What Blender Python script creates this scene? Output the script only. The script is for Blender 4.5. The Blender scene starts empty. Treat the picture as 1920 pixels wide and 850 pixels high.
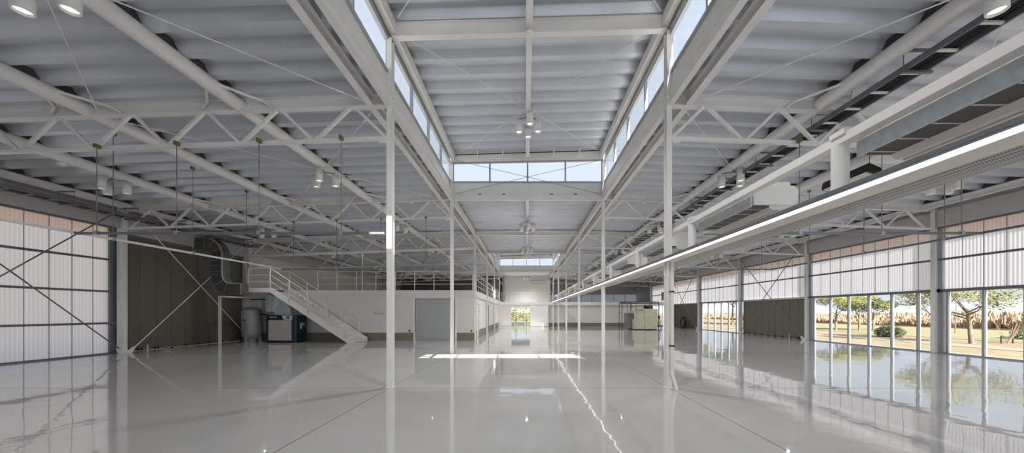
import bpy, math, random
from mathutils import Vector, Matrix
random.seed(7)
SC = bpy.context.scene
COL = SC.collection
PI = math.pi

# ------------------------------------------------------------------ materials
def s2l(c):
    return c / 12.92 if c <= 0.04045 else ((c + 0.055) / 1.055) ** 2.4
def rgb(r, g, b):
    return (s2l(r / 255), s2l(g / 255), s2l(b / 255), 1.0)

def mat(name, col, rough=0.45, metal=0.0, spec=0.5, var=0.06, vscale=3.0, bump=0.0, bscale=30.0, emit=None, estr=0.0):
    m = bpy.data.materials.new(name); m.use_nodes = True
    nt = m.node_tree; b = nt.nodes['Principled BSDF']
    b.inputs['Roughness'].default_value = rough
    b.inputs['Metallic'].default_value = metal
    b.inputs['Specular IOR Level'].default_value = spec
    tc = nt.nodes.new('ShaderNodeTexCoord')
    n = nt.nodes.new('ShaderNodeTexNoise'); n.inputs['Scale'].default_value = vscale
    n.inputs['Detail'].default_value = 4
    nt.links.new(tc.outputs['Object'], n.inputs['Vector'])
    r = nt.nodes.new('ShaderNodeValToRGB')
    r.color_ramp.elements[0].color = tuple(c * (1 - var) for c in col[:3]) + (1,)
    r.color_ramp.elements[1].color = tuple(min(1, c * (1 + var)) for c in col[:3]) + (1,)
    r.color_ramp.elements[0].position = 0.3; r.color_ramp.elements[1].position = 0.7
    nt.links.new(n.outputs['Fac'], r.inputs['Fac'])
    nt.links.new(r.outputs['Color'], b.inputs['Base Color'])
    if bump:
        n2 = nt.nodes.new('ShaderNodeTexNoise'); n2.inputs['Scale'].default_value = bscale
        nt.links.new(tc.outputs['Object'], n2.inputs['Vector'])
        bp = nt.nodes.new('ShaderNodeBump'); bp.inputs['Strength'].default_value = bump
        bp.inputs['Distance'].default_value = 0.01
        nt.links.new(n2.outputs['Fac'], bp.inputs['Height'])
        nt.links.new(bp.outputs['Normal'], b.inputs['Normal'])
    if emit:
        b.inputs['Emission Color'].default_value = emit
        b.inputs['Emission Strength'].default_value = estr
    return m

M = {}
M['white'] = mat('white_paint', rgb(236, 234, 230), 0.38, var=0.03)
M['white2'] = mat('white_wall_paint', rgb(222, 219, 215), 0.35, var=0.025, vscale=0.8)
M['cream'] = mat('cream_enamel', rgb(226, 219, 208), 0.35, var=0.03)
M['spandrel'] = mat('grey_white_panel', rgb(196, 193, 190), 0.5, var=0.04)
M['greydoor'] = mat('grey_door_panel', rgb(170, 172, 172), 0.4, var=0.03)
M['olive'] = mat('olive_metal_panel', rgb(112, 109, 99), 0.42, var=0.06)
M['skirt'] = mat('olive_skirting', rgb(126, 122, 108), 0.5, var=0.05)
M['alu'] = mat('aluminium', rgb(176, 179, 184), 0.35, 0.5, var=0.05)
M['steelgrey'] = mat('grey_blue_steel', rgb(118, 121, 128), 0.4, 0.3, var=0.06)
M['dark'] = mat('dark_rubber', rgb(28, 28, 28), 0.6, var=0.1)
M['black'] = mat('black_paint', rgb(20, 19, 18), 0.35, var=0.1)
M['rod'] = mat('zinc_rod', rgb(130, 130, 126), 0.4, 0.4, var=0.06)
M['brass'] = mat('yellow_zinc_clamp', rgb(140, 126, 70), 0.4, 0.6, var=0.1)
M['galv'] = mat('galvanised_sheet', rgb(200, 208, 214), 0.32, 0.35, var=0.12, vscale=14)
M['darkduct'] = mat('dark_duct_sheet', rgb(112, 110, 102), 0.38, 0.6, var=0.1, vscale=6)
M['tank'] = mat('grey_tank_enamel', rgb(150, 152, 155), 0.35, var=0.03)
M['teal'] = mat('dark_teal_enamel', rgb(22, 48, 60), 0.3, var=0.08)
M['panelgrey'] = mat('light_grey_panel', rgb(178, 172, 170), 0.45, var=0.03)
M['machine'] = mat('ivory_machine_enamel', rgb(212, 207, 186), 0.4, var=0.03)
M['blueglass'] = mat('blue_tinted_pane', rgb(70, 90, 110), 0.15, var=0.05)
M['red'] = mat('red_paint', rgb(190, 40, 44), 0.4, var=0.05)
M['orange'] = mat('orange_print', rgb(205, 130, 80), 0.6, var=0.05)
M['print'] = mat('grey_print', rgb(120, 112, 104), 0.6, var=0.05)
M['paper'] = mat('white_paper', rgb(225, 228, 230), 0.6, var=0.03)
M['concrete'] = mat('kerb_concrete', rgb(98, 86, 70), 0.8, var=0.12, bump=0.4, bscale=20)
M['deck'] = mat('galvalume_deck', rgb(212, 216, 222), 0.3, 0.35, var=0.05, vscale=1.2)
M['bark'] = mat('bark', rgb(128, 112, 98), 0.85, var=0.25, bump=0.6, bscale=18)
M['leaf'] = mat('olive_leaf', rgb(112, 110, 54), 0.6, var=0.3, vscale=1.3)
M['leafdark'] = mat('dark_leaf', rgb(76, 84, 46), 0.6, var=0.3, vscale=1.6)
M['twig'] = mat('dry_twig', rgb(158, 134, 110), 0.85, var=0.25, vscale=0.6)
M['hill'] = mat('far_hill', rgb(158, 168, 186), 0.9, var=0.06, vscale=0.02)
M['wood'] = mat('pale_wood', rgb(178, 140, 100), 0.5, var=0.1)
M['tarp'] = mat('blue_surface', rgb(120, 150, 190), 0.6, var=0.1)
M['led'] = mat('led_diffuser', (1, 0.97, 0.92, 1), 0.5, emit=(1, 0.96, 0.90, 1), estr=2.2, var=0.0)
M['lens'] = mat('lamp_lens', (1, 0.95, 0.85, 1), 0.4, emit=(1, 0.93, 0.80, 1), estr=1.2, var=0.0)

def floor_material():
    m = bpy.data.materials.new('grey_epoxy_floor'); m.use_nodes = True
    nt = m.node_tree; b = nt.nodes['Principled BSDF']
    tc = nt.nodes.new('ShaderNodeTexCoord')
    n = nt.nodes.new('ShaderNodeTexNoise'); n.inputs['Scale'].default_value = 0.35; n.inputs['Detail'].default_value = 6
    nt.links.new(tc.outputs['Object'], n.inputs['Vector'])
    r = nt.nodes.new('ShaderNodeValToRGB')
    r.color_ramp.elements[0].color = rgb(188, 187, 186); r.color_ramp.elements[1].color = rgb(200, 199, 198)
    r.color_ramp.elements[0].position = .3; r.color_ramp.elements[1].position = .7
    nt.links.new(n.outputs['Fac'], r.inputs['Fac'])
    nt.links.new(r.outputs['Color'], b.inputs['Base Color'])
    b.inputs['Roughness'].default_value = 0.035
    b.inputs['IOR'].default_value = 2.1
    w = nt.nodes.new('ShaderNodeTexNoise'); w.inputs['Scale'].default_value = 2.2; w.inputs['Detail'].default_value = 2.0
    w.inputs['Roughness'].default_value = 0.45
    nt.links.new(tc.outputs['Object'], w.inputs['Vector'])
    w2 = nt.nodes.new('ShaderNodeTexNoise'); w2.inputs['Scale'].default_value = 0.55; w2.inputs['Detail'].default_value = 1
    nt.links.new(tc.outputs['Object'], w2.inputs['Vector'])
    b1 = nt.nodes.new('ShaderNodeBump'); b1.inputs['Strength'].default_value = 1; b1.inputs['Distance'].default_value = 0.0034
    b2 = nt.nodes.new('ShaderNodeBump'); b2.inputs['Strength'].default_value = 1; b2.inputs['Distance'].default_value = 0.005
    nt.links.new(w.outputs['Fac'], b1.inputs['Height']); nt.links.new(w2.outputs['Fac'], b2.inputs['Height'])
    nt.links.new(b2.outputs['Normal'], b1.inputs['Normal'])
    nt.links.new(b1.outputs['Normal'], b.inputs['Normal'])
    return m
M['floor'] = floor_material()

def glass_material(name, tint, refl=0.08):
    m = bpy.data.materials.new(name); m.use_nodes = True
    nt = m.node_tree; nt.nodes.clear()
    o = nt.nodes.new('ShaderNodeOutputMaterial')
    t = nt.nodes.new('ShaderNodeBsdfTransparent'); t.inputs['Color'].default_value = tint
    g = nt.nodes.new('ShaderNodeBsdfGlossy'); g.inputs['Roughness'].default_value = 0.01
    lw = nt.nodes.new('ShaderNodeLayerWeight'); lw.inputs['Blend'].default_value = 0.5
    pw_ = nt.nodes.new('ShaderNodeMath'); pw_.operation = 'POWER'; pw_.inputs[1].default_value = 5.0
    f = nt.nodes.new('ShaderNodeMath'); f.operation = 'MULTIPLY_ADD'; f.inputs[1].default_value = 0.8; f.inputs[2].default_value = 0.02
    nt.links.new(lw.outputs['Facing'], pw_.inputs[0]); nt.links.new(pw_.outputs[0], f.inputs[0])
    mx = nt.nodes.new('ShaderNodeMixShader')
    nt.links.new(f.outputs[0], mx.inputs['Fac']); nt.links.new(t.outputs[0], mx.inputs[1]); nt.links.new(g.outputs[0], mx.inputs[2])
    nt.links.new(mx.outputs[0], o.inputs['Surface'])
    return m
M['glass'] = glass_material('window_glass', (0.94, 0.96, 0.97, 1))

def poly_material(name, col, tcol):
    m = bpy.data.materials.new(name); m.use_nodes = True
    nt = m.node_tree; nt.nodes.clear()
    o = nt.nodes.new('ShaderNodeOutputMaterial')
    tc = nt.nodes.new('ShaderNodeTexCoord'); n = nt.nodes.new('ShaderNodeTexNoise'); n.inputs['Scale'].default_value = 0.5
    nt.links.new(tc.outputs['Object'], n.inputs['Vector'])
    r = nt.nodes.new('ShaderNodeValToRGB')
    r.color_ramp.elements[0].color = tuple(c * .95 for c in tcol[:3]) + (1,); r.color_ramp.elements[1].color = tcol
    nt.links.new(n.outputs['Fac'], r.inputs['Fac'])
    wv = nt.nodes.new('ShaderNodeTexWave'); wv.wave_type = 'BANDS'; wv.bands_direction = 'Y'; wv.inputs['Scale'].default_value = 3.1
    nt.links.new(tc.outputs['Object'], wv.inputs['Vector'])
    mr = nt.nodes.new('ShaderNodeMapRange'); mr.inputs['To Min'].default_value = .86; mr.inputs['To Max'].default_value = 1.0
    nt.links.new(wv.outputs['Fac'], mr.inputs['Value'])
    mm = nt.nodes.new('ShaderNodeMix'); mm.data_type = 'RGBA'; mm.blend_type = 'MULTIPLY'; mm.inputs[0].default_value = 1
    nt.links.new(r.outputs['Color'], mm.inputs[6]); nt.links.new(mr.outputs['Result'], mm.inputs[7])
    t = nt.nodes.new('ShaderNodeBsdfTranslucent'); nt.links.new(mm.outputs[2], t.inputs['Color'])
    d = nt.nodes.new('ShaderNodeBsdfDiffuse'); d.inputs['Color'].default_value = col
    mx = nt.nodes.new('ShaderNodeMixShader'); mx.inputs['Fac'].default_value = 0.18
    nt.links.new(t.outputs[0], mx.inputs[1]); nt.links.new(d.outputs[0], mx.inputs[2])
    nt.links.new(mx.outputs[0], o.inputs['Surface'])
    return m
M['poly'] = poly_material('polycarbonate_sheet', rgb(225, 228, 236), (0.67, 0.69, 0.74, 1))
M['poly1'] = poly_material('rear_fill_polycarbonate', rgb(225, 228, 236), (0.88, 0.93, 1.0, 1))  # clear bluish sheet for the added light wall behind the camera
M['polyeave'] = poly_material('eave_tint_polycarbonate', rgb(225, 190, 175), (0.52, 0.45, 0.43, 1))  # peach tint puts reddish light off the outside eave into the sheet

def perforated_material():
    m = mat('perforated_metal', rgb(196, 194, 188), 0.4, 0.2, var=0.03)
    nt = m.node_tree; b = nt.nodes['Principled BSDF']
    old = b.inputs['Base Color'].links[0].from_socket
    tc = nt.nodes.new('ShaderNodeTexCoord')
    v = nt.nodes.new('ShaderNodeTexVoronoi'); v.inputs['Scale'].default_value = 55; v.inputs['Randomness'].default_value = 0.0
    nt.links.new(tc.outputs['Object'], v.inputs['Vector'])
    r = nt.nodes.new('ShaderNodeValToRGB'); r.color_ramp.interpolation = 'CONSTANT'
    r.color_ramp.elements[0].color = (0.45, 0.45, 0.45, 1); r.color_ramp.elements[1].color = (1, 1, 1, 1)
    r.color_ramp.elements[1].position = 0.42
    nt.links.new(v.outputs['Distance'], r.inputs['Fac'])
    mx = nt.nodes.new('ShaderNodeMix'); mx.data_type = 'RGBA'; mx.blend_type = 'MULTIPLY'; mx.inputs[0].default_value = 1
    nt.links.new(old, mx.inputs[6]); nt.links.new(r.outputs['Color'], mx.inputs[7])
    nt.links.new(mx.outputs[2], b.inputs['Base Color'])
    return m
M['perf'] = perforated_material()
M['grille'] = mat('dark_mesh_grille', rgb(84, 78, 70), 0.5, 0.3, var=0.1)

def ground_material():
    m = bpy.data.materials.new('dry_lawn'); m.use_nodes = True
    nt = m.node_tree; b = nt.nodes['Principled BSDF']; b.inputs['Roughness'].default_value = 0.95
    tc = nt.nodes.new('ShaderNodeTexCoord'); n = nt.nodes.new('ShaderNodeTexNoise'); n.inputs['Scale'].default_value = 1.1; n.inputs['Detail'].default_value = 8
    nt.links.new(tc.outputs['Object'], n.inputs['Vector'])
    r = nt.nodes.new('ShaderNodeValToRGB')
    r.color_ramp.elements[0].color = rgb(126, 108, 82); r.color_ramp.elements[1].color = rgb(142, 126, 100)
    r.color_ramp.elements[0].position = .35; r.color_ramp.elements[1].position = .65
    nt.links.new(n.outputs['Fac'], r.inputs['Fac']); nt.links.new(r.outputs['Color'], b.inputs['Base Color'])
    return m
M['lawn'] = ground_material()
M['greenlawn'] = mat('faded_green_grass', rgb(130, 124, 88), 0.95, var=0.12, vscale=1.0)
M['path'] = mat('pale_gravel', rgb(142, 132, 116), 0.9, var=0.06, vscale=2)

# ------------------------------------------------------------------ mesh builder
class MB:
    def __init__(s): s.v = []; s.f = []; s.sm = []
    def add(s, vs, fs, smooth=False):
        o = len(s.v); s.v += [tuple(v) for v in vs]
        for f in fs: s.f.append([i + o for i in f]); s.sm.append(smooth)
        return s
    def box(s, x0, x1, y0, y1, z0, z1):
        vs = [(x, y, z) for z in (z0, z1) for y in (y0, y1) for x in (x0, x1)]
        return s.add(vs, [(0, 2, 3, 1), (4, 5, 7, 6), (0, 1, 5, 4), (2, 6, 7, 3), (0, 4, 6, 2), (1, 3, 7, 5)])
    def prism(s, prof, axis, a, b, smooth=False):
        n = len(prof)
        def P(p, t):
            if axis == 'y': return (p[0], t, p[1])
            if axis == 'x': return (t, p[0], p[1])
            return (p[0], p[1], t)
        vs = [P(p, a) for p in prof] + [P(p, b) for p in prof]
        s.add(vs, [(i, (i + 1) % n, n + (i + 1) % n, n + i) for i in range(n)], smooth)
        s.add(vs, [list(range(n))[::-1], list(range(n, 2 * n))])
        return s
    def frame(s, p, q, up=(0, 0, 1)):
        p = Vector(p); q = Vector(q); d = (q - p).normalized(); up = Vector(up)
        if abs(d.dot(up)) > 0.98: up = Vector((0, 1, 0))
        a = d.cross(up).normalized(); b = a.cross(d).normalized()
        return p, q, a, b
    def bar(s, p, q, w, h, up=(0, 0, 1)):
        p, q, a, b = s.frame(p, q, up); w /= 2; h /= 2
        vs = []
        for c in (p, q):
            for (i, j) in ((-1, -1), (1, -1), (1, 1), (-1, 1)): vs.append(c + a * i * w + b * j * h)
        return s.add(vs, [(0, 1, 2, 3), (7, 6, 5, 4), (0, 4, 5, 1), (1, 5, 6, 2), (2, 6, 7, 3), (3, 7, 4, 0)])
    def prof_bar(s, p, q, prof, up=(0, 0, 1)):
        p, q, a, b = s.frame(p, q, up); n = len(prof)
        vs = [c + a * u + b * v for c in (p, q) for (u, v) in prof]
        s.add(vs, [(i, (i + 1) % n, n + (i + 1) % n, n + i) for i in range(n)])
        return s.add(vs, [list(range(n))[::-1], list(range(n, 2 * n))])
    def tube(s, p, q, r, r2=None, seg=10, caps=True):
        p, q, a, b = s.frame(p, q); r2 = r if r2 is None else r2
        ring = lambda c, rr: [c + a * math.cos(2 * PI * i / seg) * rr + b * math.sin(2 * PI * i / seg) * rr for i in range(seg)]
        A, B = ring(p, r), ring(q, r2)
        s.add(A + B, [(i, seg + i, seg + (i + 1) % seg, (i + 1) % seg) for i in range(seg)], True)
        if caps: s.add(A, [list(range(seg))]); s.add(B, [list(range(seg))[::-1]])
        return s
    def path(s, pts, r, seg=8):
        for a, b in zip(pts, pts[1:]): s.tube(a, b, r, seg=seg)
        return s
    def lathe(s, c, prof, seg=24, axis='z'):
        n = len(prof); vs = []
        for i in range(seg):
            t = 2 * PI * i / seg
            for (r, z) in prof:
                if axis == 'z': vs.append((c[0] + r * math.cos(t), c[1] + r * math.sin(t), c[2] + z))
                elif axis == 'x': vs.append((c[0] + z, c[1] + r * math.cos(t), c[2] + r * math.sin(t)))
                else: vs.append((c[0] + r * math.cos(t), c[1] + z, c[2] + r * math.sin(t)))
        fs = []
        for i in range(seg):
            j = (i + 1) % seg
            for k in range(n - 1): fs.append((i * n + k, j * n + k, j * n + k + 1, i * n + k + 1))
        return s.add(vs, fs, True)
    def build(s, name, m, parent=None, origin=None):
        me = bpy.data.meshes.new(name)
        o = bpy.data.objects.new(name, me)
        if parent is not None:
            w = Vector((0, 0, 0)); pp = parent
            while pp is not None: w += pp.location; pp = pp.parent
            off = w
        else:
            if origin is None:
                xs, ys, zs = zip(*s.v)
                origin = ((min(xs) + max(xs)) / 2, (min(ys) + max(ys)) / 2, min(zs))
            off = Vector(origin)
        me.from_pydata([tuple(Vector(v) - off) for v in s.v], [], s.f)
        me.polygons.foreach_set('use_smooth', s.sm)
        me.materials.append(M[m] if isinstance(m, str) else m)
        me.update()
        COL.objects.link(o)
        if parent is not None: o.parent = parent
        else: o.location = off
        return o

def thing(name, label, cat, loc=(0, 0, 0), group=None):
    o = bpy.data.objects.new(name, None); COL.objects.link(o); o.location = loc
    return tag(o, label, cat, group)
def tag(o, label, cat, group=None):
    o['label'] = label; o['category'] = cat; o['kind'] = 'thing'
    if group: o['group'] = group
    return o
def struct(o, label=None):
    o['kind'] = 'structure'
    if label: o['label'] = label
    return o
def sempty(name, loc=(0, 0, 0), label=None):
    o = bpy.data.objects.new(name, None); COL.objects.link(o); o.location = loc
    return struct(o, label)
def dup(o, loc=None, label=None):
    c = o.copy(); COL.objects.link(c)
    if loc is not None: c.location = loc
    if label: c['label'] = label
    for ch in list(o.children):
        d = dup(ch); d.parent = c
    return c

ORD = ['zeroth', 'first', 'second', 'third', 'fourth', 'fifth', 'sixth', 'seventh', 'eighth', 'ninth']
def D(k): return 1.2 + 6.0 * k          # column lines along the hall
XL, XR = -16.36, 16.36                   # wall planes
YB, YE = -10.8, 49.2
SL = 0.035                               # fall of the aisle roof
def chord_z(ax): return 6.08 - SL * (ax - 3.0)
def deck_z(ax): return chord_z(ax) + 0.25
SIDE = {-1: 'left', 1: 'right'}
H_prof = lambda w, h, t: [(-w/2, -h/2), (w/2, -h/2), (w/2, -h/2+t), (t/2, -h/2+t), (t/2, h/2-t), (w/2, h/2-t), (w/2, h/2), (-w/2, h/2), (-w/2, h/2-t), (-t/2, h/2-t), (-t/2, -h/2+t), (-w/2, -h/2+t)]

# ------------------------------------------------------------------ floor and ground
fl = MB().box(XL, XR, YB, YE, -0.25, 0)
struct(fl.build('floor', 'floor'), 'glossy light grey epoxy floor of the hall')
jm = mat('saw_cut_joint', rgb(96, 92, 88), 0.5)
j = MB()
for k in range(0, 7): j.box(XL + .3, XR - .3, D(k) - .078, D(k) - .07, 0.0004, 0.0012)
for x in (-3.0, 3.0): j.box(x - .006, x + .006, YB + .3, 37.0, 0.0004, 0.0012)
struct(j.build('trim_1', jm), 'thin saw cut joints in the grey floor')
g = MB().box(-160, 260, -90, 320, -0.6, -0.26)
struct(g.build('ground', 'lawn'), 'dry tan lawn outside the hall')

# ------------------------------------------------------------------ roof decks (folded plate, ribs across the hall)
PITCH = 0.556
def deck_profile(y0, y1):
    pts = []; y = y0
    while y < y1:
        for dy, h in ((0, 0), (.15, 0), (.255, .15), (.445, .15)):
            pts.append((min(y + dy, y1), h))
        y += PITCH
    pts.append((y1, 0)); return pts
def deck(name, xa, za, xb, zb, y0, y1, label):
    p = deck_profile(y0, y1); n = len(p)
    vs = [(xa, y, za + h) for y, h in p] + [(xb, y, zb + h) for y, h in p]
    m = MB().add(vs, [(i, i + 1, n + i + 1, n + i) for i in range(n - 1)])
    o = struct(m.build(name, 'deck'), label)
    r = MB(); t = .155
    vs = [(xa, y0, za + t), (xb, y0, zb + t), (xb, y1, zb + t), (xa, y1, za + t)]
    vs += [(x, y, z + .12) for x, y, z in vs]
    r.add(vs, [(3, 2, 1, 0), (4, 5, 6, 7), (0, 1, 5, 4), (1, 2, 6, 5), (2, 3, 7, 6), (3, 0, 4, 7)])
    r.build('roof_cover', 'spandrel', o)  # cover slab added over the deck to close sky light gaps
    return o
for sg in (-1, 1):
    deck('ceiling_' + SIDE[sg], sg * 3.07, deck_z(3.07), sg * 16.6, deck_z(16.6), YB, YE, 'ribbed metal roof deck over the %s aisle' % SIDE[sg])
M['foam'] = mat('dark_closure_foam', rgb(70, 69, 68), 0.8)
for sg in (-1, 1):
    c_ = [o for o in COL.objects if o.name == 'ceiling_' + SIDE[sg]][0]
    m = MB()
    for ax in (3.22, 6.22, 9.47, 12.67, 15.6):
        y = YB
        while y < 43:
            if y > 0: 
                z = deck_z(ax); pr = [(y + .16, z), (y + .253, z + .145), (y + .447, z + .145), (y + .545, z)]
                m.prism(pr, 'x', sg * ax - .03, sg * ax + .03)
            y += PITCH
    o_ = m.build('flute_closure', 'foam', c_); o_['kind'] = 'stuff'
deck('ceiling_back', -3.07, 6.36, 3.07, 6.36, YB, D(0) - .05, 'low ribbed deck of the nave behind the first skylight')
deck('ceiling_middle', -3.07, 6.36, 3.07, 6.36, D(2) + .1, D(4) - .1, 'low ribbed metal deck of the nave between the two skylights')
deck('ceiling_far', -3.07, 6.36, 3.07, 6.36, D(6) + .1, YE, 'low ribbed deck beyond the far skylight')
MZ = lambda x: 8.0 + 0.031 * x
for nm, k0, k1, lb in (('ceiling_skylight', 0, 2, 'raised ribbed deck over the near roof skylight'), ('ceiling_skylight_far', 4, 6, 'raised ribbed deck over the far roof skylight')):
    deck(nm, -3.2, MZ(-3.2), 3.2, MZ(3.2), D(k0) - .15, D(k1) + .15, lb)

# ------------------------------------------------------------------ roof skylights: clerestory walls and windows
wn = [0]
def win_name():
    wn[0] += 1; return 'window_%d' % wn[0]
def clere_side(sg, k0, k1, lab):
    y0, y1 = D(k0), D(k1); x = sg * 3.06
    zt = 7.54 + .05 * sg
    st = MB().box(min(x, x + sg * .04), max(x, x + sg * .04), y0, y1, 6.30, 6.78)
    struct(st.build('wall_%s_clerestory' % SIDE[sg], 'white'), 'white sill panel of the %s skylight side' % lab)
    hd = MB().box(min(x, x + sg * .06), max(x, x + sg * .06), y0, y1, zt + .05, MZ(sg * 3) + .17)
    struct(hd.build('wall_%s_clerestory_head' % SIDE[sg], 'white'))
    w = sempty(win_name(), (x, (y0 + y1) / 2, 6.78), '%s clerestory glazing of the roof skylight' % lab)
    f = MB()
    for z in (6.80, zt + .02): f.box(x - .04, x + .04, y0, y1, z - .035, z + .035)
    f.build('window_frame', 'alu', w)
    n = int(round((y1 - y0) / 1.5))
    for i in range(n + 1):
        y = y0 + i * 1.5; MB().box(x - .035, x + .035, y - .03, y + .03, 6.80, zt).build('mullion', 'alu', w)
    for i in range(n):
        y = y0 + i * 1.5; MB().box(x - .006, x + .006, y + .03, y + 1.47, 6.82, zt).build('pane', 'glass', w)
def clere_end(k, lab, dy):
    y = D(k) + dy
    struct(MB().box(-3.0, 3.0, y - .02, y + .04, 6.24, 6.78).build('wall_end_clerestory', 'white'), 'white sill panel of %s' % lab)
    hp = [(-3.0, 7.58), (3.0, 7.70), (3.0, MZ(3) + .02), (-3.0, MZ(-3) + .02)]
    struct(MB().prism(hp, 'y', y - .03, y + .05).build('wall_end_clerestory_head', 'white'))
    w = sempty(win_name(), (0, y, 6.78), 'four pane end window of %s' % lab)
    f = MB().box(-3, 3, y - .04, y + .04, 6.76, 6.83)
    f.prism([(-3.0, 7.52), (3.0, 7.64), (3.0, 7.70), (-3.0, 7.58)], 'y', y - .04, y + .04)
    f.build('window_frame', 'alu', w)
    for x in (-2.96, -1.5, 0, 1.5, 2.96): MB().box(x - .03, x + .03, y - .03, y + .03, 6.8, 7.58 + .02 * x).build('mullion', 'alu', w)
    for x in (-2.98, -1.48, .02, 1.52): MB().box(x, x + 1.46, y - .006, y + .006, 6.82, 7.53 + .02 * (x + .7)).build('pane', 'glass', w)
for k0, k1, nm in ((0, 2, 'near'), (4, 6, 'far')):
    for sg in (-1, 1): clere_side(sg, k0, k1, nm + ' ' + SIDE[sg])
    clere_end(k1, 'the %s skylight, facing the camera' % nm, .05)
tn = 2
for k in (2, 6):
    y = D(k) + .03; tn += 1
    m = MB().box(-2.9, 2.9, y - .012, y, 6.262, 6.285)
    for x in (-1.9, -.95, .95, 1.9): m.box(x - .06, x + .06, y - .05, y, 6.27, 6.33)
    struct(m.build('trim_%d' % tn, 'steelgrey'), 'thin dark joint strip with clips below the end window')
    tn += 1; m = MB().prism([(-2.9, 7.86), (2.9, 8.04), (2.9, 8.075), (-2.9, 7.895)], 'y', y - .015, y - .002)
    t_ = struct(m.build('trim_%d' % tn, 'dark'), 'dark gap strip between end wall and raised deck')
    for x in (-2.0, -1.0, 1.0, 2.0):
        MB().bar((x, y - .03, 7.80 + .031 * x), (x + .05, y - .30, MZ(x) - .01), .035, .05).build('bracket', 'white', t_)
clere_end(0, 'the near skylight behind the camera', -.05)
clere_end(4, 'the far skylight, its near side', -.05)

# ------------------------------------------------------------------ steel frame
# nave columns
def make_column(loc, top, label):
    t = thing('steel_column', label, 'column', loc, 'white steel columns along the nave')
    m = MB().prof_bar((loc[0], loc[1], .012), (loc[0], loc[1], top), H_prof(.11, .16, .012), up=(0, 1, 0))
    m.build('shaft', 'white', t)
    MB().box(loc[0] - .075, loc[0] + .075, loc[1] - .11, loc[1] + .11, 0, .012).build('base_plate', 'white', t)
    return t
col_h = {}
for sg in (-1, 1):
    for k in range(1, 8):
        mon = k in (1, 5); key = 'tall' if mon else ('end' if k in (2, 4, 6) else 'low')
        top = {'tall': 7.6 + .028 * sg * 3, 'end': 7.6, 'low': 6.3}[key]
        lab = '%s slim white steel column from the front in the %s nave row' % (ORD[k], SIDE[sg])
        src = col_h.get((key, sg))
        if src is None:
            col_h[(key, sg)] = make_column((sg * 3.0, D(k), 0), top, lab)
        else: dup(src, (sg * 3.0, D(k), 0), lab)
# edge beams and near-nave purlins
for sg in (-1, 1):
    x = sg * 3.02
    m = MB().prof_bar((x, -4, 6.18), (x, 43, 6.18), H_prof(.12, .24, .014))
    tag(m.build('edge_beam', 'white', origin=(x, -4, 6.06)), 'long white eaves beam directly over the %s row of nave columns' % SIDE[sg], 'beam')
    x = sg * 3.42
    m = MB().prof_bar((x, -4, 6.20), (x, 43, 6.20), H_prof(.15, .24, .014))
    tag(m.build('roof_purlin', 'white', origin=(x, -4, 6.07)), 'flat white roof beam running just outside the %s nave columns' % SIDE[sg], 'beam')
for sg in (-1, 1):
    for ax, wh in ((6.25, 'nearest the nave'), (9.5, 'in the middle of the aisle'), (12.7, 'nearest the outer wall')):
        z = chord_z(ax) + .13
        m = MB().tube((sg * ax, -4, z), (sg * ax, 43, z), .14, seg=24)
        tag(m.build('roof_pipe', 'white', origin=(sg * ax, -4, z)), 'thick round white pipe under the %s aisle roof, %s' % (SIDE[sg], wh), 'pipe', 'round roof pipes')
    ax = 15.6; z = chord_z(ax) + .1
    m = MB().prof_bar((sg * ax, -4, z), (sg * ax, 43, z), H_prof(.15, .2, .014))
    tag(m.build('roof_purlin', 'white', origin=(sg * ax, -4, z)), 'white roof beam beside the %s outer wall, under the deck edge' % SIDE[sg], 'beam')
# skylight frame beams
def cross_beam(k, z0, z1, tilt, label, name='cross_beam'):
    y = D(k); m = MB()
    zc = (z0 + z1) / 2; h = z1 - z0
    m.prof_bar((-2.95, y, zc - tilt * 2.95), (2.95, y, zc + tilt * 2.95), H_prof(.14, h, .02))
    tag(m.build(name, 'white'), label, 'beam')
cross_beam(1, 7.63, 7.94, .028, 'white tilted cross beam under the middle of the near skylight')
cross_beam(5, 7.63, 7.94, .028, 'white tilted cross beam under the middle of the far skylight')
for k, w in ((2, 'below the end window of the near skylight'), (3, 'between the two skylights'), (4, 'at the front edge of the far skylight'), (6, 'below the end window of the far skylight')):
    cross_beam(k, 6.06, 6.26, 0, 'white horizontal nave beam %s' % w)
for k0, k1, z0, z1, w in ((0, 2, 7.70, 7.98, 'under the near skylight'), (2, 4, 6.10, 6.34, 'under the low deck between the skylights'), (4, 6, 7.70, 7.98, 'under the far skylight')):
    m = MB().prof_bar((0, D(k0) + .1, (z0 + z1) / 2), (0, D(k1) - .1, (z0 + z1) / 2), H_prof(.14, z1 - z0, .016))
    tag(m.build('ridge_beam', 'white'), 'white centre beam running lengthwise %s' % w, 'beam')
for sg in (-1, 1):
    for k0, k1, w in ((0, 2, 'near'), (4, 6, 'far')):
        x = sg * 2.93; z = MZ(x) - .16
        m = MB().bar((x, D(k0) + .05, z), (x, D(k1) - .02, z), .13, .26)
        tag(m.build('skylight_beam', 'white'), 'white box beam along the %s top edge of the %s skylight' % (SIDE[sg], w), 'beam')
for k0, w in ((0, 'front half of the near skylight'), (1, 'rear half of the near skylight'), (4, 'front half of the far skylight'), (5, 'rear half of the far skylight')):
    ya, yb = D(k0) + .25, D(k0 + 1) - .25
    t = thing('roof_cross_brace', 'pair of thin crossed tie rods under the %s' % w, 'brace', (0, (ya + yb) / 2, 7.8))
    for s in (-1, 1): MB().tube((-2.75 * s, ya, 7.86 - .07 * s), (2.75 * s, yb, 7.86 + .07 * s), .009, seg=6).build('tie_rod', 'white', t)
t = thing('window_cross_brace', 'thin crossed tie rods in front of the near end window', 'brace', (0, D(2) - .1, 6.3))
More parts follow.
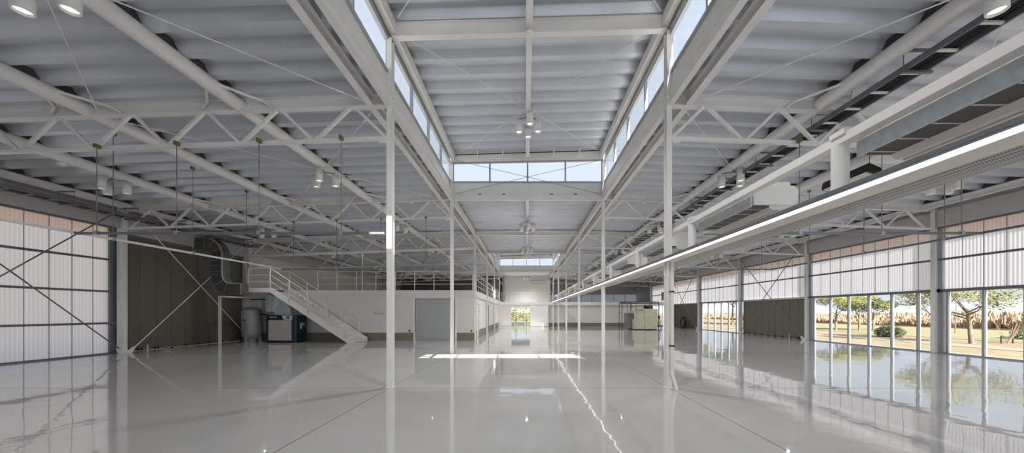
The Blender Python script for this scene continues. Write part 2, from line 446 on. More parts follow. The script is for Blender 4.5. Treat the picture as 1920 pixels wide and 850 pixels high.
for s in (-1, 1): MB().tube((-2.8 * s, D(2) - .1, 6.3), (2.8 * s, D(2) - .1, 7.6), .008, seg=6).build('tie_rod', 'rod', t)

# trusses
def make_truss(sg, k, label, fat=False):
    y = D(k); t = thing('roof_truss', label, 'truss', (sg * 3.0, y, 5.3), 'white aisle roof trusses')
    A = 15.95
    m = MB().prof_bar((sg * 3.06, y, chord_z(3.06) + .125), (sg * A, y, chord_z(A) + .125), H_prof(.15, .25, .014))
    m.build('top_chord', 'white', t)
    bz = lambda ax: 5.39 - SL * (ax - 3.0)
    m = MB()
    if fat: m.tube((sg * 3.06, y, bz(3) - .06), (sg * A, y, bz(A) - .06), .1, seg=14)
    else: m.bar((sg * 3.06, y, bz(3.06)), (sg * A, y, bz(A)), .075, .075)
    m.build('bottom_chord', 'white', t)
    for i in range(8):
        lo, hi, lo2 = 3.05 + 1.59 * i, 3.82 + 1.59 * i, 3.05 + 1.59 * (i + 1)
        for a in (lo + .05, lo2 - .05):
            h2 = hi - .05 if a < hi else hi + .05
            MB().bar((sg * a, y, bz(a) + .03), (sg * h2, y, chord_z(h2) + .005), .06, .06, up=(0, 1, 0)).build('diagonal', 'white', t)
    MB().box(min(sg * 3.06, sg * 3.22), max(sg * 3.06, sg * 3.22), y - .1, y - .06, 5.25, 5.33).build('gusset_plate', 'white', t)
    for ax in (6.25, 9.5, 12.7):
        for s in (-1, 1):
            e = ax + .75 * s; zz = chord_z(ax) + .15
            MB().path([(sg * ax, y - .8, zz), (sg * (ax + .6 * s), y - .12, zz + .0), (sg * e, y - .06, zz - .1)], .028, seg=8).build('knee_brace', 'white', t)
    return t
proto = {}
for sg in (-1, 1):
    for k in range(1, 8):
        lab = 'white open web roof truss, %s aisle, %s from the front' % (SIDE[sg], ORD[k])
        fat = (sg == -1 and k == 3)
        if fat: make_truss(sg, k, 'white roof truss with a thick pipe bottom chord above the mezzanine front', True)
        elif sg not in proto: proto[sg] = make_truss(sg, k, lab)
        else: dup(proto[sg], (sg * 3.0, D(k), 5.3), lab)
# roof plane cross braces of the aisles
pb = {}
for sg in (-1, 1):
    for k in range(0, 6):
        lab = 'crossed roof rods in the %s bay from the front, %s aisle' % (ORD[k + 1], SIDE[sg])
        loc = (sg * 6.15, D(k) + 3, 5.9)
        if sg in pb: dup(pb[sg], loc, lab); continue
        t = thing('roof_cross_brace', lab, 'brace', loc, 'crossed roof rods of the aisles'); pb[sg] = t
        ya, yb = D(k) + .1, D(k + 1) - .1
        for (a, b) in ((3.4, 9.2), (9.2, 3.4)):
            p, q = Vector((sg * a, ya, chord_z(a) + .02)), Vector((sg * b, yb, chord_z(b) + .02))
            m = MB().tube(p, q, .011, seg=6)
            d = (q - p).normalized()
            for e, s in ((p, 1), (q, -1)): m.tube(e + d * .5 * s, e + d * .65 * s, .022, seg=8)
            m.build('tie_rod', 'white', t)

# outer wall columns
def make_wall_column(sg, k, label):
    x = sg * 16.08 if sg < 0 else 16.19; y = D(k)
    t = thing('wall_column', label, 'column', (x, y, 0), 'steel columns along the outer walls')
    MB().prof_bar((x, y, 0.012), (x, y, 5.9), H_prof(.15, .25, .014), up=(1, 0, 0)).build('shaft', 'white', t)
    return t
pw = {}; WC = {}
for sg in (-1, 1):
    for k in range(1, 8):
        if sg < 0 and k > 3: continue
        lab = '%s steel column from the front standing against the %s outer wall' % (ORD[k], SIDE[sg])
        if sg in pw: WC[(sg, k)] = dup(pw[sg], (pw[sg].location.x, D(k), 0), lab)
        else: pw[sg] = WC[(sg, k)] = make_wall_column(sg, k, lab)
for (sg, k) in ((-1, 1), (-1, 2), (-1, 3), (1, 3), (1, 4), (1, 5), (1, 6)):
    y = D(k); x = WC[(sg, k)].location.x
    wings = (-1, 1) if sg < 0 else ((1,) if k in (3, 5) else (-1,))
    for w_ in wings:
        pr = [(y, 0), (y + w_ * .20, 0.0), (y + w_ * .32, .20), (y + w_ * .25, .25), (y + w_ * .13, .13), (y, .13)]
        if w_ < 0: pr = pr[::-1]
        MB().prism(pr, 'x', x - sg * .165, x - sg * .13).build('base_gusset', 'white', WC[(sg, k)])
def wall_brace(sg, k, label):
    ya, yb = D(k) + .28, D(k + 1) - .28; x = sg * 15.9 if sg < 0 else 16.0
    t = thing('wall_cross_brace', label, 'brace', (x, (ya + yb) / 2, .2))
    for i, (z0, z1) in enumerate(((.22, 5.55), (5.55, .22))):
        MB().tube((x + .03 * i, ya, z0), (x + .03 * i, yb, z1), .022, seg=8).build('tie_rod', 'rod' if (sg > 0 or k == 1) else 'white', t)  # first left brace is grey: backlit shade of white paint put into colour
wall_brace(-1, 1, 'big crossed rods in front of the glowing left wall panels')
wall_brace(-1, 2, 'big crossed rods in front of the dark folding door on the left')
wall_brace(1, 3, 'crossed rods in front of the nearer dark door on the right')
wall_brace(1, 5, 'crossed rods in front of the farther dark door on the right, behind the wheel')

# ------------------------------------------------------------------ outer walls
def corr_sheet(x, y0, y1, z0, z1, per=.1, dep=.0016):
    m = MB(); vs = []; n = int((y1 - y0) / per)
    pts = []
    for i in range(n):
        y = y0 + i * per
        pts += [(y, 0), (y + per * .36, 0), (y + per * .5, dep), (y + per * .86, dep)]
    pts.append((y1, 0)); N = len(pts)
    vs = [(x + d, y, z0) for y, d in pts] + [(x + d, y, z1) for y, d in pts]
    return m.add(vs, [(i, i + 1, N + i + 1, N + i) for i in range(N - 1)])
def poly_bay(sg, k, z0, girts, label, lintel=None):
    y0, y1 = D(k) + .13, D(k + 1) - .13; x = XL if sg < 0 else XR
    xi = x - sg * .09
    w = sempty(win_name(), (x, (y0 + y1) / 2, z0), label)
    corr_sheet(x, y0 - .1, y1 + .1, z0, 4.56).build('translucent_sheet', 'poly', w)
    corr_sheet(x, y0 - .1, y1 + .1, 4.56, 4.97).build('eave_tint_strip', 'polyeave', w)
    for z in girts: MB().bar((xi, y0 - .1, z), (xi, y1 + .1, z), .1, .075).build('girt', 'steelgrey', w)  # grey carries the backlit shade of white painted girts
    MB().bar((xi, y0 - .1, 4.95), (xi, y1 + .1, 4.95), .1, .07).build('girt', 'steelgrey', w)
    for yy in (D(k + 1),): MB().box(x - .1, x + .08, yy - (.22 if sg < 0 else .15), yy + .15, 0 if z0 < 1 else z0, 4.97).build('jamb', 'steelgrey' if sg < 0 else 'alu', w)
    if z0 < 1: MB().box(x - .05, x + .06, y0, y1, 0, .05).build('sill', 'steelgrey', w)
    for i in range(1, 10):
        yy = y0 + i * (y1 - y0) / 10
        MB().box(x - sg * .03 - .006, x - sg * .03 + .006, yy - .012, yy + .012, z0, 4.95).build('sheet_joint', 'poly', w)
    return w, xi
def glass_bay(sg, k, label, door=False):
    y0, y1 = D(k), D(k + 1); x = XR
    w = sempty(win_name(), (x, (y0 + y1) / 2, 0), label)
    MB().box(x - .14, x + .04, y0 - .12, y1 + .12, 2.42, 2.53).build('lintel', 'steelgrey', w)
    MB().box(x - .05, x + .05, y0 - .12, y1 + .12, 0.0, .045).build('sill', 'alu', w)
    ys = [y0 - .24 + .48, *[y0 + .72 + i for i in range(5)], y1 - .42]
    ys = [y0 + .2] + [y0 + .72 + i for i in range(5)] + [y1 - .26]
    for yy in (y1,): MB().box(x - .1, x + .08, yy - .15, yy + .15, 0, 2.42).build('jamb', 'alu', w)
    for yy in ys: MB().box(x - .06, x + .06, yy - .033, yy + .033, .045, 2.42).build('mullion', 'alu', w)
    for a, b in zip(ys, ys[1:]): MB().box(x - .006, x + .006, a + .033, b - .033, .045, 2.42).build('pane', 'glass', w)
    return w
dn = [0]
def olive_door(sg, k, ztop, label, leafw=.62):
    dn[0] += 1
    y0, y1 = D(k) + .18, D(k + 1) - .18; x = (XL if sg < 0 else XR)
    w = sempty('door_%d' % dn[0], (x, (y0 + y1) / 2, 0), label)
    n = int(round((y1 - y0) / leafw)); lw = (y1 - y0) / n
    for i in range(n):
        a = y0 + i * lw
        MB().box(x - .03, x + .03, a + .008, a + lw - .008, .012, ztop).build('door_leaf', 'olive', w)
        f = MB()
        for yy in (a + .05, a + lw - .09):
            xx = x - sg * .03
            f.box(min(xx, xx - sg * .03), max(xx, xx - sg * .03), yy, yy + .04, .02, .12)
        f.build('floor_bolt', 'black', w)
    for yy in (y0 - .04, y1 + .0): MB().box(x - .05, x + .05, yy, yy + .045, 0, ztop + .05).build('door_frame', 'steelgrey', w)
    MB().box(x - .1, x + .1, y0 - .1, y1 + .1, ztop, ztop + .11).build('door_head', 'spandrel' if sg > 0 else 'steelgrey', w)
    MB().box(x + sg * .04 - .006, x + sg * .04 + .006, y0 - .1, y1 + .1, 0, ztop).build('door_backing', 'black', w)
poly_bay(-1, -1, .03, (1.2, 2.43, 3.67), 'glowing translucent wall panels behind the camera on the left')
poly_bay(-1, 0, .03, (1.2, 2.43, 3.67), 'glowing translucent wall panels at the left, nearest bay')
w, xi = poly_bay(-1, 1, .03, (1.2, 2.43, 3.67), 'glowing translucent corrugated wall panels with dark girts at the left edge')
olive_door(-1, 2, 4.68, 'tall dark olive folding door on the left wall')
for k in range(-1, 7):
    nm = {0: 'nearest', 1: 'near', 2: 'second', 3: 'third', 4: 'fourth', 5: 'fifth', 6: 'sixth', -1: 'rear'}[k]
    poly_bay(1, k, 2.53, (3.70,), 'white translucent upper wall panels of the %s right bay' % nm)
for k in (-1, 0, 1, 2, 4, 6):
    nm = {0: 'nearest', 1: 'frame edge', 2: 'middle', 4: 'farther', 6: 'far', -1: 'rear'}[k]
    glass_bay(1, k, 'floor standing glass wall of the %s right bay, lawn outside' % nm)
olive_door(1, 3, 2.42, 'low dark olive folding door on the right wall, nearer one')
olive_door(1, 5, 2.42, 'low dark olive folding door on the right wall, farther one')
for sg in (-1, 1):
    x = XL if sg < 0 else XR
    z0 = 4.98
    b = MB().box(min(x - sg * .22, x + sg * .1), max(x - sg * .22, x + sg * .1), YB, YE, z0, 5.62)
    struct(b.build('wall_%s_spandrel' % SIDE[sg], 'spandrel'), 'grey white spandrel band above the %s wall glazing' % SIDE[sg])
    b = MB().box(min(x - sg * .1, x + sg * .1), max(x - sg * .1, x + sg * .1), YB, YE, 5.62, 6.2)
    struct(b.build('wall_%s_eaves' % SIDE[sg], 'spandrel'))
struct(MB().box(XL - .1, XL + .05, YB, D(-1), 0, 5).build('wall_left_rear', 'white2'))
struct(MB().box(XR - .05, XR + .1, YB, D(-1), 0, 5).build('wall_right_rear', 'white2'))
struct(MB().box(XL + .05, XL + .2, D(2) + .2, D(3) - .1, 4.79, 4.98).build('wall_left_door_band', 'spandrel'))
struct(MB().box(XL - .1, XL + .08, D(3) - .1, YE, 0, 5).build('wall_left', 'white2'), 'white side wall of the mezzanine on the left')
struct(MB().box(XR - .04, XR + .1, D(7), YE, 0, 5).build('wall_right', 'white2'))
struct(MB().box(XL, XR, YB - .2, YB, 5.2, 6.6).build('wall_rear', 'white2'), 'white band of the end wall behind the camera')
w = sempty(win_name(), (0, YB, 0), 'unseen translucent end wall added behind the camera as fill light')
MB().box(-5.2, XR, YB - .1, YB - .098, 0, 5.2).build('translucent_sheet', 'poly1', w)  # unseen wall made translucent to add fill light to the hall
struct(MB().box(XL, -5.2, YB - .2, YB, 0, 5.2).build('wall_rear_light_block', 'white2'), 'unseen wall panel added to close off rear light on the left')  # unseen panel, closed here to keep the left aisle darker
for i in range(4, 12): MB().box(XL + i * 2.97 - .05, XL + i * 2.97 + .05, YB - .09, YB + .05, 0, 5.2).build('mullion', 'steelgrey', w)
# end wall with translucent band and a glazed opening
m = MB().box(XL, -3.1, YE, YE + .2, 0, 6.6).box(-3.1, 3.1, YE, YE + .2, 2.6, 6.6).box(3.1, XR, YE, YE + .2, 0, 3.0).box(3.1, XR, YE, YE + .2, 4.25, 6.6)
struct(m.build('wall_far', 'white2'), 'far end wall of the hall')
w = sempty(win_name(), (9.7, YE + .1, 3.0), 'translucent band in the far end wall')
m = MB(); m.box(3.1, XR, YE + .08, YE + .082, 3.0, 4.25); m.build('translucent_sheet', 'poly', w)
for i in range(9):
    xx = 3.2 + i * 1.63; MB().box(xx - .03, xx + .03, YE + .02, YE + .07, 3.0, 4.25).build('mullion', 'steelgrey', w)
w = sempty(win_name(), (0, YE + .1, 0), 'glass end wall seen through the far sliding door')
for i in range(5):
    xx = -3.0 + i * 1.5; MB().box(xx - .03, xx + .03, YE + .02, YE + .1, 0, 2.6).build('mullion', 'steelgrey', w)
for i in range(4):
    xx = -3.0 + i * 1.5; MB().box(xx + .03, xx + 1.47, YE + .05, YE + .062, 0, 2.6).build('pane', 'glass', w)

# ------------------------------------------------------------------ mezzanine block
FY = D(3) - .14                           # front face
bm_ = MB().box(XL + .1, -6.42, FY, FY + .12, .45, 2.5).box(-4.12, -3.02, FY, FY + .12, .45, 2.5).box(-6.42, -4.12, FY, FY + .12, 2.42, 2.5)
struct(bm_.build('wall_mezzanine_front', 'white2'), 'white front wall of the room under the mezzanine')
bs = MB().box(XL + .1, -6.50, FY + .005, FY + .115, 0, .45).box(-4.02, -3.02, FY + .005, FY + .115, 0, .45)
struct(bs.build('baseboard_front', 'skirt'), 'olive skirting panels along the mezzanine front')
bf = MB().box(-6.50, -6.42, FY - .01, FY + .12, 0, 2.46).box(-4.12, -4.02, FY - .01, FY + .12, 0, 2.46)
struct(bf.build('trim_2', 'white'), 'white frame around the grey sliding door')
dn[0] += 1
dd = sempty('door_%d' % dn[0], (-5.27, FY + .1, 0), 'wide grey sliding door in the mezzanine front')
MB().box(-6.42, -5.27, FY + .07, FY + .11, .03, 2.42).build('door_leaf', 'greydoor', dd)
MB().box(-5.268, -4.12, FY + .07, FY + .11, .03, 2.42).build('door_leaf', 'greydoor', dd)
MB().box(-6.42, -4.12, FY + .0, FY + .11, 0, .028).build('door_track', 'alu', dd)
sb = MB().box(XL + .1, -2.98, FY - .02, 43.2, 2.5, 2.88)
struct(sb.build('floor_mezzanine', 'white2'), 'white slab edge of the mezzanine floor')
# side wall facing the nave, with door and glass opening
SX = -3.0
m = MB()
segs = [(FY + .12, 20.35), (21.25, 25.0), (27.2, 37.2)]
for a, b in segs: m.box(SX - .12, SX - .07, a, b, .5, 2.5)
m.box(SX - .12, SX - .07, 20.35, 21.25, 2.15, 2.5).box(SX - .12, SX - .07, 25.0, 27.2, 2.2, 2.5)
struct(m.build('wall_mezzanine_side', 'white2'), 'white wall of the mezzanine room facing the nave')
m = MB()
for a, b in segs: m.box(SX - .115, SX - .075, a, b, 0, .5)
struct(m.build('baseboard_side', 'skirt'), 'olive skirting panels facing the nave')
dn[0] += 1
dd = sempty('door_%d' % dn[0], (SX - .1, 20.8, 0), 'white narrow door in the wall facing the nave')
MB().box(SX - .11, SX - .085, 20.4, 21.2, .01, 2.12).build('door_leaf', 'white', dd)
MB().box(SX - .13, SX - .06, 20.35, 20.4, 0, 2.15).build('door_frame', 'alu', dd)
MB().box(SX - .13, SX - .06, 21.2, 21.25, 0, 2.15).build('door_frame', 'alu', dd)
MB().tube((SX - .06, 21.08, .95), (SX - .06, 21.08, 1.15), .012, seg=8).build('door_handle', 'alu', dd)
dn[0] += 1
dd = sempty('door_%d' % dn[0], (SX - .1, 26.1, 0), 'glazed door in the wall facing the nave, reflecting the garden')
MB().box(SX - .11, SX - .1, 25.05, 27.15, .03, 2.16).build('pane', 'glass', dd)
f = MB().box(SX - .13, SX - .07, 25.0, 25.05, 0, 2.2).box(SX - .13, SX - .07, 27.15, 27.2, 0, 2.2).box(SX - .13, SX - .07, 25.05, 27.15, 2.16, 2.2)
f.build('door_frame', 'alu', dd)
struct(MB().box(XL + .1, SX - .2, 27.3, 27.4, 0, 2.5).build('wall_room_back', 'greydoor'))
# upper level walls
struct(MB().box(XL + .08, XL + .16, D(3), 27, 2.88, 5.55).build('wall_mezzanine_upper', 'white2'), 'upper white wall of the mezzanine, left side')
mb = mat('warm_grey_wall', rgb(120, 112, 104), 0.6, var=0.08)
struct(MB().box(XL + .16, -3.4, 43.0, 43.2, 2.88, 6.3).build('wall_mezzanine_back', mb), 'brownish back wall of the mezzanine')
struct(MB().box(-2.85, 3.1, 43.0, 43.2, 2.75, 6.36).build('wall_upper_back', 'white2'), 'white panel wall above the far bridge')
# far bridge and lower end wall
EY = D(6) - .05
struct(MB().box(-2.98, XR, EY, YE, 2.42, 2.74).build('floor_bridge', 'white'), 'white slab edge of the bridge at the far end')
m = MB().box(-2.98, -1.68, EY + .05, EY + .15, 0, 2.42).box(.40, 2.5, EY + .02, EY + .12, .0, 2.42).box(-1.68, .40, EY + .05, EY + .15, 2.16, 2.42).box(2.5, 13.2, EY + .3, EY + .4, .42, 2.42)
struct(m.build('wall_end_lower', 'white2'), 'white lower wall with the far sliding door opening')
struct(MB().box(2.5, 13.2, EY + .28, EY + .42, 0, .42).build('baseboard_end', 'skirt'), 'dark skirting along the far lower wall')
struct(MB().box(.42, 2.45, EY - .04, EY, .03, 2.36).build('door_%d' % (dn[0] + 1), 'white'), 'white sliding door leaf slid open at the far end'); dn[0] += 1

# railings
def railing(pts_a, pts_b, z, label, n, h=1.07, mm='white', levels=(1.07, .71, .36)):
    a, b = Vector((*pts_a, z)), Vector((*pts_b, z))
    t = thing('guard_railing', label, 'railing', tuple((a + b) / 2))
    for i in range(n + 1):
        p = a.lerp(b, i / n); MB().bar(p, p + Vector((0, 0, h)), .035, .035).build('post', mm, t)
    for l in levels:
        MB().tube(a + Vector((0, 0, l)), b + Vector((0, 0, l)), .02 if l == h else .013, seg=8).build('rail', mm, t)
    return t
railing((-12.0, FY + .04), (-3.12, FY + .04), 2.88, 'white guard railing along the front edge of the mezzanine', 8)
railing((-3.1, FY + .2), (-3.1, EY - .2), 2.88, 'white guard railing of the mezzanine along the nave', 16)
railing((-2.8, EY + .08), (2.9, EY + .08), 2.74, 'white guard railing on the bridge at the far end', 5)

# ------------------------------------------------------------------ staircase
SY0, SY1 = 17.42, 18.86
st = thing('staircase', 'straight white steel staircase rising left to the mezzanine landing', 'staircase', (-9.0, 18.1, 0))
xb, xt, zt = -9.05, -13.45, 2.88
for y, nm in ((SY0, 's'), (SY1, 's')):
    pr = [(xb, 0), (xb - .35, 0), (xt - .0, zt - .22), (-14.75, zt - .22), (-14.75, zt + .02), (xt + .12, zt + .02), (xb, .2)]
    MB().prism(pr, 'y', y - .015, y + .015).build('stringer', 'white', st)
N = 15
for i in range(1, N):
    z = zt * i / N; x = xb + (xt - xb) * (i - .35) / N
    MB().box(x - .17, x + .12, SY0 + .015, SY1 - .015, z - .04, z).build('tread', 'white', st)
    MB().box(x + .10, x + .115, SY0 + .015, SY1 - .015, z - .185, z - .04).build('riser', 'white', st)
MB().box(-14.75, xt + .05, SY0 + .015, SY1 - .015, zt - .05, zt).build('landing', 'white', st)
MB().box(-14.75, xt + .05, SY1 + .015, FY + .0, zt - .05, zt - .002).build('landing_bridge', 'white', st)
def stair_rail(y):
    slope = zt / (xt - xb)
    zz = lambda x: max(0, (x - xb) * slope) if x > xt else zt
    xs = [xt + .02 + i * .98 for i in range(5)]
    for x in xs + [-14.6]:
        MB().bar((x, y, zz(x) - .02), (x, y, zz(x) + 1.07), .035, .03).build('railing_post', 'white', st)
    for l in (1.05, .70, .36):
        MB().path([(-14.6, y, zt + l), (xt + .02, y, zt + l), (xs[-1] + .12, y, zz(xs[-1] + .12) + l)], .018 if l > 1 else .012).build('railing_bar', 'white', st)
stair_rail(SY0); stair_rail(SY1 + .0)
for l in (1.05, .70, .36):
    MB().tube((-14.6, SY0, zt + l), (-14.6, SY1, zt + l), .015).build('railing_bar', 'white', st)

# ------------------------------------------------------------------ compressor, tank, ducts
cx0, cx1, cy0, cy1 = -13.95, -12.32, 17.75, 18.60
c = thing('air_compressor', 'dark teal compressor cabinet with light grey front panel under the stairs', 'compressor', ((cx0 + cx1) / 2, (cy0 + cy1) / 2, 0))
b = MB(); r = .04
b.prism([(cx0, cy0 + r), (cx0 + r, cy0), (cx1 - r, cy0), (cx1, cy0 + r), (cx1, cy1), (cx0, cy1)], 'z', .06, 1.47)
b.build('cabinet', 'teal', c)
MB().box(cx0 + .05, cx1 - .05, cy0 + .05, cy1 - .05, 0, .06).build('plinth', 'black', c)
MB().box(cx0 + .17, cx1 - .24, cy0 - .025, cy0, .12, 1.20).build('front_panel', 'panelgrey', c)
k_ = MB().prism([(cx0 + .10, 1.23), (cx0 + .95, 1.23), (cx0 + .85, 1.44), (cx0 + .10, 1.44)], 'y', cy0 - .02, cy0)
pn = k_.build('control_fascia', 'black', c)
k_ = MB().prism([(cx0 + .97, 1.22), (cx1 - .22, 1.22), (cx1 - .19, 1.44), (cx0 + .87, 1.44)], 'y', cy0 - .018, cy0)
k_.build('control_panel', 'galv', c)
MB().box(cx0 + 1.12, cx0 + 1.3, cy0 - .026, cy0 - .018, 1.27, 1.4).build('display', 'blueglass', c)
lg = MB()
for i in range(7):
    x = cx0 + .24 + i * .055; lg.box(x, x + .035, cy0 - .024, cy0 - .02, 1.335, 1.385)
lg.build('nameplate', 'paper', pn)
MB().box(cx1, cx1 + .006, cy0 + .3, cy0 + .47, .72, 1.04).build('notice', 'paper', c)
MB().box(cx1, cx1 + .006, cy0 + .48, cy0 + .68, .88, 1.04).build('notice', 'panelgrey', c)
# exhaust elbow on the compressor (fan of gores)
el = thing('duct_elbow', 'bright galvanised segmented duct elbow on top of the compressor', 'duct', (-12.9, 18.2, 1.47))
R0, R1 = .18, 1.02; ocx, ocz = -13.72, 1.50
prof = []; NG = 6
m = MB(); seam = MB()
for i in range(NG):
    a0, a1 = PI / 2 * i / NG, PI / 2 * (i + 1) / NG
    q = [(ocx + R * math.cos(a), ocz + R * math.sin(a)) for R, a in ((R0, a0), (R1, a0), (R1, a1), (R0, a1))]
    m.prism(q, 'y', 17.9, 18.5)
    MB().bar((q[0][0], 17.895, q[0][1]), (q[1][0], 17.895, q[1][1]), .03, .03).build('seam', 'paper', el)
m.build('elbow_body', 'galv', el)
m = MB().box(-14.05, -13.72, 17.88, 18.52, ocz + R0 - .02, ocz + R1 + .02); m.build('collar', 'galv', el)
MB().box(-13.56, -12.68, 17.88, 18.52, 1.46, 1.53).build('base_flange', 'galv', el)
# tank
tk = thing('air_tank', 'upright grey pressure tank between the wall post and the compressor', 'tank', (-15.1, 18.25, 0))
prof = [(0, .18), (.25, .2), (.42, .32), (.45, .42), (.45, 1.66), (.42, 1.76), (.25, 1.88), (0, 1.91)]
MB().lathe((-15.1, 18.25, 0), prof, 32).build('vessel', 'tank', tk)
for i in range(3):
    a = 2 * PI * i / 3 + .5
    p = Vector((-15.1 + .36 * math.cos(a), 18.25 + .36 * math.sin(a), 0))
    MB().box(p.x - .05, p.x + .05, p.y - .05, p.y + .05, 0, .34).build('leg', 'tank', tk)
MB().lathe((-15.1, 18.25, 0), [(.24, 0.0), (.24, .2)], 24).build('skirt', 'tank', tk)
MB().tube((-15.1, 17.85, 1.2), (-15.1, 17.72, 1.2), .03).build('valve', 'dark', tk)
MB().lathe((-14.95, 17.76, 1.05), [(0, -.03), (.06, -.03), (.06, .02), (0, .02)], 16, 'y').build('gauge', 'alu', tk)
MB().tube((-14.66, 18.25, 1.5), (-14.2, 18.25, 1.5), .03).build('outlet_pipe', 'dark', tk)
# big S duct along the left wall
du = thing('ventilation_duct', 'large dark rectangular duct curving down the left wall beside the folding door', 'duct', (-15.3, 16.4, 2.6))
cl = []
cl += [(XL + .1, 5.0), (-15.7, 5.0)]
for i in range(1, 9):
    a = PI / 2 * i / 8; cl.append((-15.7 + .62 * math.sin(a), 5.0 - .62 * (1 - math.cos(a))))
cl.append((-15.08, 3.45))
for i in range(1, 9):
    a = PI / 2 * i / 8; cl.append((-15.08 + .7 * (1 - math.cos(a)), 3.45 - .7 * math.sin(a)))
cl.append((-13.9, 2.75))
hw = .27
L, Rr = [], []
for i, p in enumerate(cl):
    q0 = Vector(cl[max(i - 1, 0)]); q1 = Vector(cl[min(i + 1, len(cl) - 1)]); d = (q1 - q0).normalized(); nrm = Vector((-d.y, d.x))
    L.append(Vector(p) + nrm * hw); Rr.append(Vector(p) - nrm * hw)
ya, yb = 16.15, 16.6
m = MB(); sm = MB(); edge = MB()
n = len(cl)
vs = []
for i in range(n): vs += [(L[i].x, ya, L[i].y), (Rr[i].x, ya, Rr[i].y), (Rr[i].x, yb, Rr[i].y), (L[i].x, yb, L[i].y)]
fs = []
for i in range(n - 1):
    for jx in range(4): fs.append((4 * i + jx, 4 * i + (jx + 1) % 4, 4 * i + 4 + (jx + 1) % 4, 4 * i + 4 + jx))
fs += [(0, 1, 2, 3), (4 * n - 1, 4 * n - 2, 4 * n - 3, 4 * n - 4)]
m.add(vs, fs); m.build('duct_body', 'darkduct', du)
for i in range(1, n, 3):
    MB().bar((L[i].x, ya - .005, L[i].y), (Rr[i].x, ya - .005, Rr[i].y), .02, .02, up=(0, 1, 0)).build('seam', 'alu', du)
for zz in (3.6, 3.87, 4.14): MB().bar((-15.08 - hw, ya - .005, zz), (-15.08 + hw, ya - .005, zz), .02, .02, up=(0, 1, 0)).build('seam', 'alu', du)
for i in range(n - 1):
    edge.bar((L[i].x, ya - .01, L[i].y), (L[i + 1].x, ya - .01, L[i + 1].y), .05, .03, up=(0, 1, 0))
edge.build('corner_angle', 'galv', du)
# post and rail frame below the duct
fr = thing('post_stand', 'white post frame standing under the bend of the wall duct', 'frame', (-14.9, 16.3, 0))
MB().bar((-15.1, 16.35, 0), (-15.1, 16.35, 2.42), .09, .09).build('post', 'white', fr)
MB().bar((-15.1, 18.9, 0), (-15.1, 18.9, 2.42), .07, .07).build('post', 'white', fr)
MB().bar((-15.1, 16.35, 2.4), (-15.1, 18.9, 2.4), .07, .07).build('crossbar', 'white', fr)
# black pipework behind the tank
pp = thing('pipework', 'dark air pipes on the wall between the tank and the compressor', 'pipe', (-14.4, 18.75, .5))
MB().path([(-15.6, 18.8, 2.35), (-14.0, 18.8, 2.35), (-14.0, 18.8, 1.8)], .03).build('pipe_run', 'dark', pp)
MB().path([(-14.7, 18.8, .85), (-14.0, 18.8, .85)], .02).build('pipe_run', 'dark', pp)
MB().path([(-14.7, 18.6, .12), (-14.3, 18.5, .06), (-13.98, 18.5, .08)], .03).build('hose', 'dark', pp)

# ------------------------------------------------------------------ service bridge on the right column row
B0, B1 = .3, 37.0
sv = thing('service_rail', 'long hanging service rail with a bright light strip along the right columns', 'light rail', (2.9, B0, 2.7))
MB().box(2.86, 2.944, B0, B1, 2.766, 2.80).build('cable_channel', 'steelgrey', sv)
MB().box(2.865, 2.944, B0, B1, 2.742, 2.766).build('reflector', 'steelgrey', sv)
MB().box(2.858, 2.868, B0, B1, 2.708, 2.742).build('light_strip', 'led', sv)
MB().box(2.868, 2.944, B0, B1, 2.704, 2.742).build('soffit_edge', 'cream', sv)
for k in range(-0, 6):
    ya, yb = max(B0, D(k) + .1), D(k + 1) - .1
    if k == 0: ya = B0
    MB().box(2.945, 3.10, ya, yb, 2.704, 2.80).build('soffit_panel', 'cream', sv)
dc = thing('perforated_duct', 'long round perforated air duct lying beside the light strip', 'duct', (3.42, B0, 2.9))
MB().tube((3.352, B0, 2.83), (3.352, B1, 2.83), .148, seg=28).build('duct_shell', 'perf', dc)
ub = thing('service_beam', 'white square tube running high beside the right column row', 'beam', (3.135, B0, 3.37))
MB().bar((3.135, B0, 3.372), (3.135, B1, 3.372), .112, .088).build('tube', 'white', ub)
for i in range(12):
    y = 3.4 + 3.02 * i
    if y > 36.5: break
    MB().tube((3.135, y, 2.80), (3.135, y, 3.33), .072, seg=18).build('drop_post', 'white', ub)
    MB().box(3.06, 3.21, y - .12, y + .04, 3.40, 3.45).build('saddle', 'white', ub)
# air units between the drop posts
def make_unit(y, label):
    t = thing('air_unit', label, 'air unit', (3.5, y, 3.18), 'hanging air units beside the right columns')
    a, b = y - 1.5, y - .04
    pr = [(3.25, 3.20), (3.86, 3.20), (3.90, 3.26), (3.90, 3.42), (3.84, 3.48), (3.25, 3.48)]
    MB().prism(pr, 'y', a, b).build('casing', 'white', t)
    MB().box(3.32, 3.80, a + .02, b, 3.48, 3.54).build('top_tray', 'white', t)
    MB().prism([(3.205, 3.175), (3.235, 3.175), (3.235, 3.30), (3.25, 3.32), (3.205, 3.32)], 'y', a, b).build('side_channel', 'galv', t)
    g_ = MB().box(3.236, 3.50, a + .03, b - .03, 3.178, 3.199).build('grille', 'grille', t)
    s = MB()
    for i in range(6):
        yy = a + .15 + i * .24; s.box(3.24, 3.498, yy, yy + .012, 3.172, 3.178)
    s.build('grille_bar', 'cream', g_)
    MB().prism([(3.50, 3.175), (3.56, 3.13), (3.84, 3.15), (3.86, 3.20), (3.50, 3.20)], 'y', a + .03, b - .03).build('air_deflector', 'white', t)
    MB().box(3.63, 3.70, a + .03, b - .03, 3.118, 3.134).build('trim_strip', 'cream', t)
    return t
u0 = None
UL = ['nearest hanging white air unit, cut by the right frame edge', 'second hanging air unit from the front, white end cap facing us']
